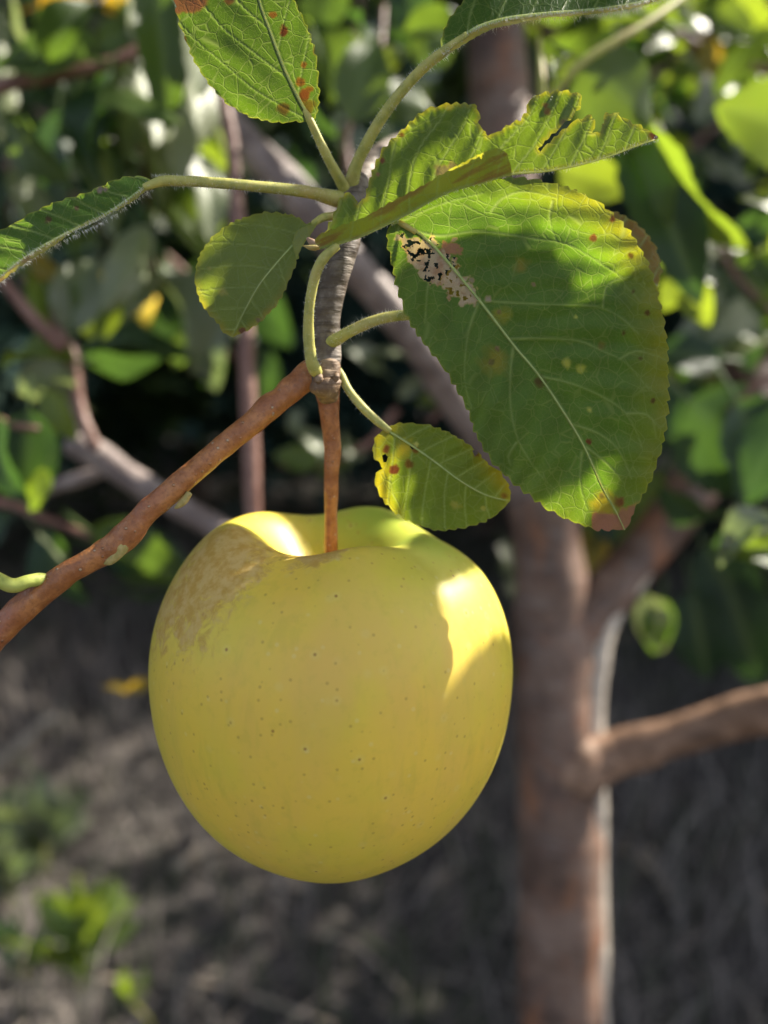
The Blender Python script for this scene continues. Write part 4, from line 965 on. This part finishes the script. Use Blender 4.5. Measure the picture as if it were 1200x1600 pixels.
E1 = sheet(EL, EMr, EM, step=2.6, amp=4.5, period=19, aL=-.02, bL=.02, aR=0, wave=.0015, spacing=46, c1=.9, c2=.0, veinw=2.2, base=(.075, .135, .020), seed=21, toothR=False, smoothL=0, smoothR=0, pucker=1.3,
           edge=((.20, .20, .03), 9), spots=[(597, 251, 5, (.36, .12, .08), 2), (591, 272, 4, (.5, .3, .2), 2), (628, 212, 5, (.28, .15, .03), 3), (855, 174, 7, (.42, .20, .08), 3), (852, 164, 5, (.42, .20, .08), 2), (700, 165, 8, (.2, .2, .03), 5), (690, 268, 12, (.40, .36, .20), 5), (706, 260, 9, (.40, .36, .20), 4), (1022, 213, 9, (.22, .08, .05), 5), (880, 192, 6, (.4, .3, .2), 3)])
EFu = [(500, 387), (493, 378), (500, 368), (540, 352), (580, 335), (620, 312), (660, 292), (700, 268), (740, 247), (775, 233), (790, 240), (796, 256), (800, 271)]
EFm = [(a, b) for a, b, _ in EM if a <= 800]
streak = lambda q: np.clip((fbm(np.stack([(q[:, 0] + q[:, 1] * .45) / 34.0, (q[:, 1] + q[:, 0] * .45) / 7.0], 1), 12) - .45) * 4.5, 0, .85)
E2 = sheet(EFu, EFm, [(a, b, d - .0004) for a, b, d in EM if a <= 800], step=2.6, amp=2.5, period=17, aL=-.8, bL=.3, spacing=50, base=(.19, .21, .05), seed=22, toothR=False, smoothR=0, dead=[(lambda q: streak(q) * .8, (.26, .14, .06))], veinw=1.5)
build_leaf([E1, E2], br, 'folded leaf above the others with chewed notches and a rusty lower fold', petiole=[(500, 590, .160, 12), (492, 577, .1575, 20), (486, 560, .156, 19), (482, 520, .154, 17), (484, 475, .1515, 16), (493, 430, .1495, 16), (506, 403, .148, 16), (528, 384, .1477, 12)],
           hairs=[([(a, b, d, 4) for a, b, d in EM], 700, .0006, 1), ([(492, 577, .1575, 20), (486, 560, .156, 19), (482, 520, .154, 17), (484, 475, .1515, 16), (493, 430, .1495, 16), (506, 403, .148, 16)], 450, .0005, 1)], midw=6, seed=5)

# --- leaf A: top left, backlit
AL = [(487, 191), (455, 188), (430, 190), (405, 184), (380, 176), (352, 156), (328, 130), (308, 100), (294, 66), (282, 36), (276, 5), (275, -40), (290, -100), (330, -160), (375, -195)]
AR = [(487, 191), (494, 178), (496, 150), (495, 120), (490, 85), (483, 58), (474, 34), (462, 8), (448, -25), (430, -80), (405, -140), (375, -195)]
As = sheet(AL, AR, [(487, 191, .155), (465, 150, .1545), (445, 108, .154), (425, 55, .154), (404, -5, .1545), (390, -90, .156), (375, -195, .159)], step=2.8, amp=4, period=20, aL=.05, aR=-.15, bL=.0, wave=.0012, spacing=80, c1=1.5, c2=.0008, pucker=.35, veinw=2.3,
           base=(.043, .092, .014), seed=31, spots=[(443, 47, 8, (.17, .03, .012), 2), (474, 148, 11, (.30, .09, .012), 3), (470, 128, 9, (.30, .12, .015), 5), (482, 138, 7, (.30, .12, .015), 4), (427, 24, 6, (.34, .15, .02), 2), (475, 102, 6, (.34, .15, .02), 3), (443, 172, 12, (.16, .12, .02), 6), (480, 165, 14, (.22, .18, .02), 9), (360, 2, 9, (.30, .15, .05), 4), (286, 62, 6, (.22, .07, .03), 3), (495, 80, 8, (.2, .1, .03), 4)],
           dead=[(lambda q: np.clip((-4 - q[:, 1] + 34 * fbm(q / 22.0, 5)) / 5 + (318 - q[:, 0] - 0) / 12, 0, 1) * np.clip((328 - q[:, 0]) / 8, 0, 1) * np.clip((24 - q[:, 1]) / 5, 0, 1), (.20, .085, .05))])
build_leaf([As], br, 'backlit leaf at the top left with red-brown spots', petiole=[(541, 302, .166, 22), (535, 288, .164, 18), (518, 258, .160, 16), (500, 222, .157, 14), (484, 187, .1548, 12), (476, 172, .1545, 7)], seed=31,
           hairs=[([(535, 288, .164, 18), (518, 258, .160, 16), (500, 222, .157, 14), (487, 191, .155, 12)], 220, .0005, 1)])

# --- leaf B: top right, folded, mostly above the frame
BM = [(693, 84, .150), (712, 66, .149), (745, 44, .148), (790, 30, .147), (850, 22, .1465), (920, 16, .1465), (1000, 4, .147), (1100, -30, .149)]
B1 = sheet([(693, 84), (690, 66), (698, 40), (715, 15), (735, -10), (780, -60), (850, -100), (950, -110), (1040, -80), (1100, -31)], [(a, b) for a, b, _ in BM], BM, step=3, amp=4, period=20, aL=1.0, wave=.0015, spacing=50, c1=.7, veinw=2, base=(.040, .095, .022), seed=41, toothR=False, smoothR=0)
B2 = sheet([(a, b) for a, b, _ in BM], [(693, 84), (712, 76), (742, 58), (768, 45), (790, 40), (850, 28), (920, 22), (1002, 9), (1100, -27)], [(a, b, d - .0002) for a, b, d in BM], step=3, amp=1.2, period=14, aR=-1.2, base=(.30, .28, .11), seed=42, toothL=False, smoothL=0, veinw=1)
build_leaf([B1, B2], br, 'dark folded leaf across the top right with a pale hairy keel', petiole=[(548, 302, .167, 24), (549, 288, .1655, 22), (558, 255, .163, 19), (578, 215, .160, 18), (605, 172, .157, 17), (640, 128, .154, 16), (672, 97, .1515, 16), (700, 76, .1495, 15), (730, 55, .148, 12)], midw=7, seed=41,
           hairs=[([(a, b + 5, d - .0004, 5) for a, b, d in BM], 1500, .0008, 1), ([(549, 288, .1655, 22), (558, 255, .163, 19), (578, 215, .160, 18), (605, 172, .157, 17), (640, 128, .154, 16), (672, 97, .1515, 16), (700, 76, .1495, 15)], 700, .0006, 1)])

# --- leaf C: narrow folded leaf at the left
CM = [(238, 283, .150), (200, 312, .1485), (160, 338, .1475), (120, 357, .147), (80, 377, .1465), (45, 398, .1465), (10, 425, .147), (-50, 480, .148), (-130, 560, .150)]
C1 = sheet([(238, 283), (222, 276), (190, 280), (160, 292), (140, 301), (105, 312), (85, 318), (50, 334), (20, 352), (-20, 372), (-80, 430), (-130, 559)], [(a, b) for a, b, _ in CM], CM, step=2.8, amp=3.5, period=24, aL=.8, wave=.0012, spacing=44, c1=.8, veinw=2, base=(.050, .115, .025), seed=51, toothR=False, smoothR=0, flip=-1,
           spots=[(157, 296, 6, (.50, .44, .38), 2), (165, 297, 4, (.50, .44, .38), 2), (75, 345, 7, (.16, .10, .05), 4), (120, 325, 5, (.2, .12, .08), 3)], smoothL=5)
C2 = sheet([(a, b) for a, b, _ in CM], [(238, 283), (224, 300), (200, 318), (175, 330), (140, 343), (110, 362), (85, 382), (50, 403), (15, 428), (-50, 486), (-130, 561)], [(a, b, d - .0003) for a, b, d in CM], step=2.8, amp=2, period=16, aR=-1.1, base=(.24, .24, .10), seed=52, toothL=False, smoothL=0, flip=-1, veinw=1,
           dead=[(lambda q: np.clip((fbm(q / 14.0, 15) - .52) * 5, 0, .7) * (q[:, 0] < 120), (.28, .18, .10))])
build_leaf([C1, C2], br, 'narrow folded dark leaf at the left edge with a hairy pale margin', petiole=[(537, 312, .166, 26), (522, 310, .164, 24), (490, 302, .161, 19), (450, 296, .158, 18), (400, 291, .155, 16), (340, 286, .1525, 16), (290, 283, .151, 16), (255, 283, .150, 16), (225, 293, .149, 11)], midw=5, seed=51,
           hairs=[([(a, b + 6, d - .0005, 6) for a, b, d in CM], 1300, .0009, 1), ([(522, 310, .164, 24), (490, 302, .161, 19), (450, 296, .158, 18), (400, 291, .155, 16), (340, 286, .1525, 16), (290, 283, .151, 16), (240, 282, .150, 16)], 1000, .0006, 1)])

# --- leaf D: rounded leaf in the middle left
DL = [(497, 343), (480, 351), (465, 341), (445, 336), (415, 333), (392, 338), (366, 348), (342, 364), (322, 386), (309, 412), (306, 440), (313, 468), (324, 486), (340, 502), (350, 518), (363, 527)]
DR = [(497, 343), (484, 362), (470, 378), (464, 396), (461, 412), (452, 434), (441, 458), (428, 478), (410, 498), (392, 512), (378, 519), (363, 527)]
Ds = sheet(DL, DR, [(497, 343, .160), (470, 370, .158), (440, 402, .1565), (405, 445, .156), (380, 490, .157), (363, 527, .159)], step=2.8, amp=3.5, period=15, aL=.20, aR=.05, bL=.05, wave=.0012, spacing=36, c1=.55, veinw=1.4, pucker=.25, base=(.115, .175, .055), seed=61,
           edge=((.22, .20, .05), 13, lambda q: np.clip((q[:, 1] - 380) / 100, .1, 1)), spots=[(348, 456, 8, (.24, .26, .10), 4), (326, 420, 4, (.22, .24, .1), 2), (378, 518, 7, (.30, .14, .10), 3), (404, 500, 5, (.42, .32, .22), 3)], flip=-1)
D2 = sheet([(497, 343), (488, 351), (474, 356), (464, 362), (458, 380), (463, 404)], [(497, 343), (494, 352), (485, 366), (473, 382), (463, 404)], [(497, 343, .1585), (480, 362, .157), (463, 404, .157)], step=3, amp=1.5, period=12, base=(.20, .24, .10), seed=62, veinw=1, flip=-1)
build_leaf([Ds, D2], br, 'small rounded green leaf with a curled base', petiole=[(552, 335, .168, 16), (540, 338, .166, 15), (520, 338, .163, 14), (505, 340, .161, 12), (490, 349, .159, 10)], midw=3.2, seed=61)

# --- leaf G: small spotted leaf beside the apple stem
GU = [(601, 670), (618, 664), (642, 662), (670, 667), (700, 677), (722, 690), (742, 704), (758, 722), (776, 736), (790, 752), (797, 770), (797, 783)]
GD = [(601, 670), (590, 682), (584, 700), (586, 716), (594, 722), (598, 732), (588, 742), (588, 756), (597, 776), (616, 797), (645, 815), (680, 826), (712, 825), (745, 817), (775, 803), (797, 783)]
yl = lambda q: np.clip((q[:, 0] - 690 - 60 * fbm(q / 40.0, 9)) / 60, 0, 1) * np.clip((800 - q[:, 1]) / 40, 0, 1) + np.clip((640 - q[:, 0]) / 40, 0, 1)
Gs = sheet(GU, GD, [(601, 670, .160), (640, 694, .159), (680, 722, .158), (720, 752, .158), (760, 774, .159), (797, 783, .160)], step=2.4, amp=3.5, period=17, aL=.0, aR=.15, bR=.1, wave=.002, spacing=34, c1=.5, veinw=1.6, base=(.085, .14, .015), seed=71,
           edge=((.26, .23, .02), 32, yl), spots=[(615, 733, 9, (.20, .05, .02), 3), (603, 702, 7, (.30, .10, .03), 4), (640, 725, 8, (.3, .14, .02), 4), (632, 700, 22, (.30, .28, .02), 16), (648, 702, 6, (.34, .14, .02), 3), (712, 790, 10, (.20, .22, .06), 4), (755, 795, 5, (.22, .24, .08), 3), (650, 694, 5, (.3, .34, .14), 2), (745, 710, 6, (.25, .08, .02), 3), (788, 775, 8, (.4, .22, .03), 5)],
           holes=[np.array([(597, 712), (602, 709), (606, 714), (604, 722), (599, 722)], float), np.array([(640, 698), (645, 695), (650, 699), (645, 703)], float), np.array([(738, 704), (743, 702), (747, 708), (742, 713)], float)])
build_leaf([Gs], br, 'small spotted leaf with yellow edges beside the apple stem', petiole=[(522, 573, .163, 14), (532, 585, .162, 13), (545, 610, .161, 13), (568, 638, .160, 14), (592, 660, .160, 13), (610, 674, .1597, 9)], midw=4, seed=71,
           hairs=[([(532, 585, .162, 13), (545, 610, .161, 13), (568, 638, .160, 14), (592, 660, .160, 13)], 200, .0004, 1)])

# ================================================================== ADDED SHOOT, unseen, up-sun of the fruit; leaves placed to shape its sun patches
SQ = SUN.to_track_quat('Z', 'Y').to_matrix(); SX, SY = SQ.col[0].copy(), SQ.col[1].copy()
def up_sun(u, v, t):
    """a place t metres towards the sun from the fruit, u and v (mm) across the sunbeam"""
    return P(650, 550, .155) + SX * (u / 1000) + SY * (v / 1000) + SUN * t
def shade_leaf(parent, u, v, t, L, ang, ti, w=1.0, mi=0, tilt=0.0, roll=0.0):
    a = math.radians(ang); X = SX * math.cos(a) + SY * math.sin(a); Z = SUN.copy(); Y = Z.cross(X)
    m = Matrix((X, Y, Z)).transposed() @ Matrix.Rotation(math.radians(tilt), 3, 'Y') @ Matrix.Rotation(math.radians(roll), 3, 'X')
    s_ = L / 1000; o = link('leaf', tmesh(ti, mi)); m4 = m.to_4x4(); m4.translation = up_sun(u, v, t)
    m4 = m4 @ Matrix.Diagonal((s_, s_ * w, s_, 1))
    o.parent = parent; o.matrix_parent_inverse = Matrix.Translation(parent.location).inverted(); o.matrix_basis = m4
    join_leaf(m4)
shade_shoot = thing('leafy_shoot', 'added shoot of flat leaves just outside the frame, placed to shade the fruit', 'shoot', up_sun(60, 60, .34))
cc = catmull(np.array([up_sun(120, 70, .40), up_sun(60, 45, .33), up_sun(10, 30, .29), up_sun(-30, 15, .27), up_sun(-60, -60, .27)]), .01)
keep(link('twig', tube_mesh('twig', cc, np.linspace(.0028, .001, len(cc)), M_SHOOT, nseg=9, rough=.1, rfreq=90)), shade_shoot)  # twig of the added shoot
cc2 = catmull(np.array([up_sun(120, 70, .40), up_sun(85, 10, .34), up_sun(50, -35, .295), up_sun(32, -57, .285)]), .01)
keep(link('side_twig', tube_mesh('side_twig', cc2, np.linspace(.0022, .0008, len(cc2)), M_SHOOT, nseg=9, rough=.1, rfreq=90)), shade_shoot)
TW = np.vstack([cc, cc2])
def join_leaf(m4):
    e = np.array(m4 @ Vector((-.30, 0, -.055))); k = np.argmin(np.linalg.norm(TW - e, axis=1)); q = TW[k]
    c = catmull(np.array([q, (q + e) / 2 + np.array([0, 0, .002]), e]), .006)
    keep(link('side_twig', tube_mesh('side_twig', c, np.linspace(.0007, .0005, len(c)), M_PET, nseg=7)), shade_shoot)
shade_leaf(shade_shoot, 0, 14, .27, 52, -108, 0, .76)
shade_leaf(shade_shoot, 18.8, -47.6, .28, 45, 144, 0, .56)
shade_leaf(shade_shoot, 45.5, -13, .28, 34, -139, 0, .45)
shade_leaf(shade_shoot, 14, 2, .275, 33, -88, 0, .95)
shade_leaf(shade_shoot, 9, 38, .285, 28, -52, 0, .8)
shade_leaf(shade_shoot, -36, -23.5, .275, 38, 4, 0, 1.15)
shade_leaf(shade_shoot, -26, -26, .285, 32, -91, 0, .5)
shade_leaf(shade_shoot, -32.5, -39, .28, 46, -45, 0, .62)
shade_leaf(shade_shoot, -27, -57, .285, 36, -60, 0, .9)
shade_leaf(shade_shoot, 47, 26, .29, 44, -130, 0, .75)
shade_leaf(shade_shoot, 40, 34, .30, 50, 70, 1, .9)

# ================================================================== LOW PLANTS AND STICKS ON THE GROUND
def sprig(name, label, x, y, d, h, nl, L, mi, seed, cat='weed'):
    """a low plant whose middle shows at pixel x,y; rooted on the ground below"""
    r = random.Random(seed); top = P(x, y, d); root = Vector((top.x + r.uniform(-.04, .04), top.y + .03, 0))
    t = thing(name, label, cat, root)
    c = catmull(np.array([root, root.lerp(top, .5) + Vector((.015, 0, 0)), top]), .03)
    keep(link('stem', tube_mesh('stem', c, np.linspace(.004, .0015, len(c)), M_PET, nseg=7)), t)
    for k in range(nl):
        f = r.uniform(.35, 1.0) if nl > 5 else r.uniform(.7, 1)
        p = root.lerp(top, f); rel = p - CAM; dd = rel.dot(FWD); px = 600 + rel.dot(RIGHT) / dd * F; py = 800 - rel.dot(UP) / dd * F
        bleaf(t, px, py, dd, L * r.uniform(.7, 1.2), r.uniform(20, 160), mi, 0, r.uniform(-50, 50), r.uniform(-30, 30), .7)
    return t
sprig('weed_plant', 'upright bright green sprig on the ground at the lower left', 125, 1440, 1.45, .2, 18, 90, 2, 1)
sprig('weed_plant', 'single lime-tipped sprout at the bottom edge left of centre', 195, 1555, 1.35, .1, 4, 60, 2, 2)
sprig('weed_plant', 'pale bluish green weed at the left edge above the bright sprig', 60, 1285, 1.8, .2, 26, 85, 4, 3)
sprig('weed_plant', 'second pale weed tight against the left edge', 5, 1350, 1.7, .2, 14, 85, 4, 4)
sprig('weed_plant', 'low dark weed in the lower left corner', 10, 1470, 1.5, .2, 12, 60, 1, 5)
M_STRAW = mat_simple('straw_stick', (.30, .24, .18), (.50, .42, .33), 60, .6, .3)
def stick(label, a, b, r0, r1, name='dead_stick'):
    a = Vector(a); b = Vector(b); m = a.lerp(b, .5) + Vector((.01, .02, .015))
    c = catmull(np.array([a, m, b]), .03)
    t = link(name, tube_mesh(name, c - np.array(a), np.linspace(r0, r1, len(c)), M_STRAW, nseg=9, rough=.3, rfreq=60))
    t.location = a; t['label'] = label; t['category'] = 'stick'
    return t
def gp(x, y, z=0.0):
    """ground point seen at pixel x,y"""
    r = FWD + RIGHT * ((x - 600) / F) + UP * ((800 - y) / F); k = (z - CAM.z) / r.z
    return CAM + r * k
stick('pale broken stick leaning up from the grass at the left edge', gp(-140, 1330, .0), P(85, 1118, 1.6), .016, .010)
stick('brown stick on the ground below the left side of the apple', gp(270, 1360, .02), gp(350, 1320, .03), .016, .012)
stick('long grey stick lying across the grass at the bottom', gp(140, 1530, .015), gp(520, 1600, .015), .006, .004)
stick('thin slanting stick on the grass at the lower centre', gp(470, 1450, .01), gp(640, 1560, .02), .006, .004)
stick('grey stick lying in the grass at the lower right', gp(980, 1330, .01), gp(1060, 1430, .02), .008, .005)
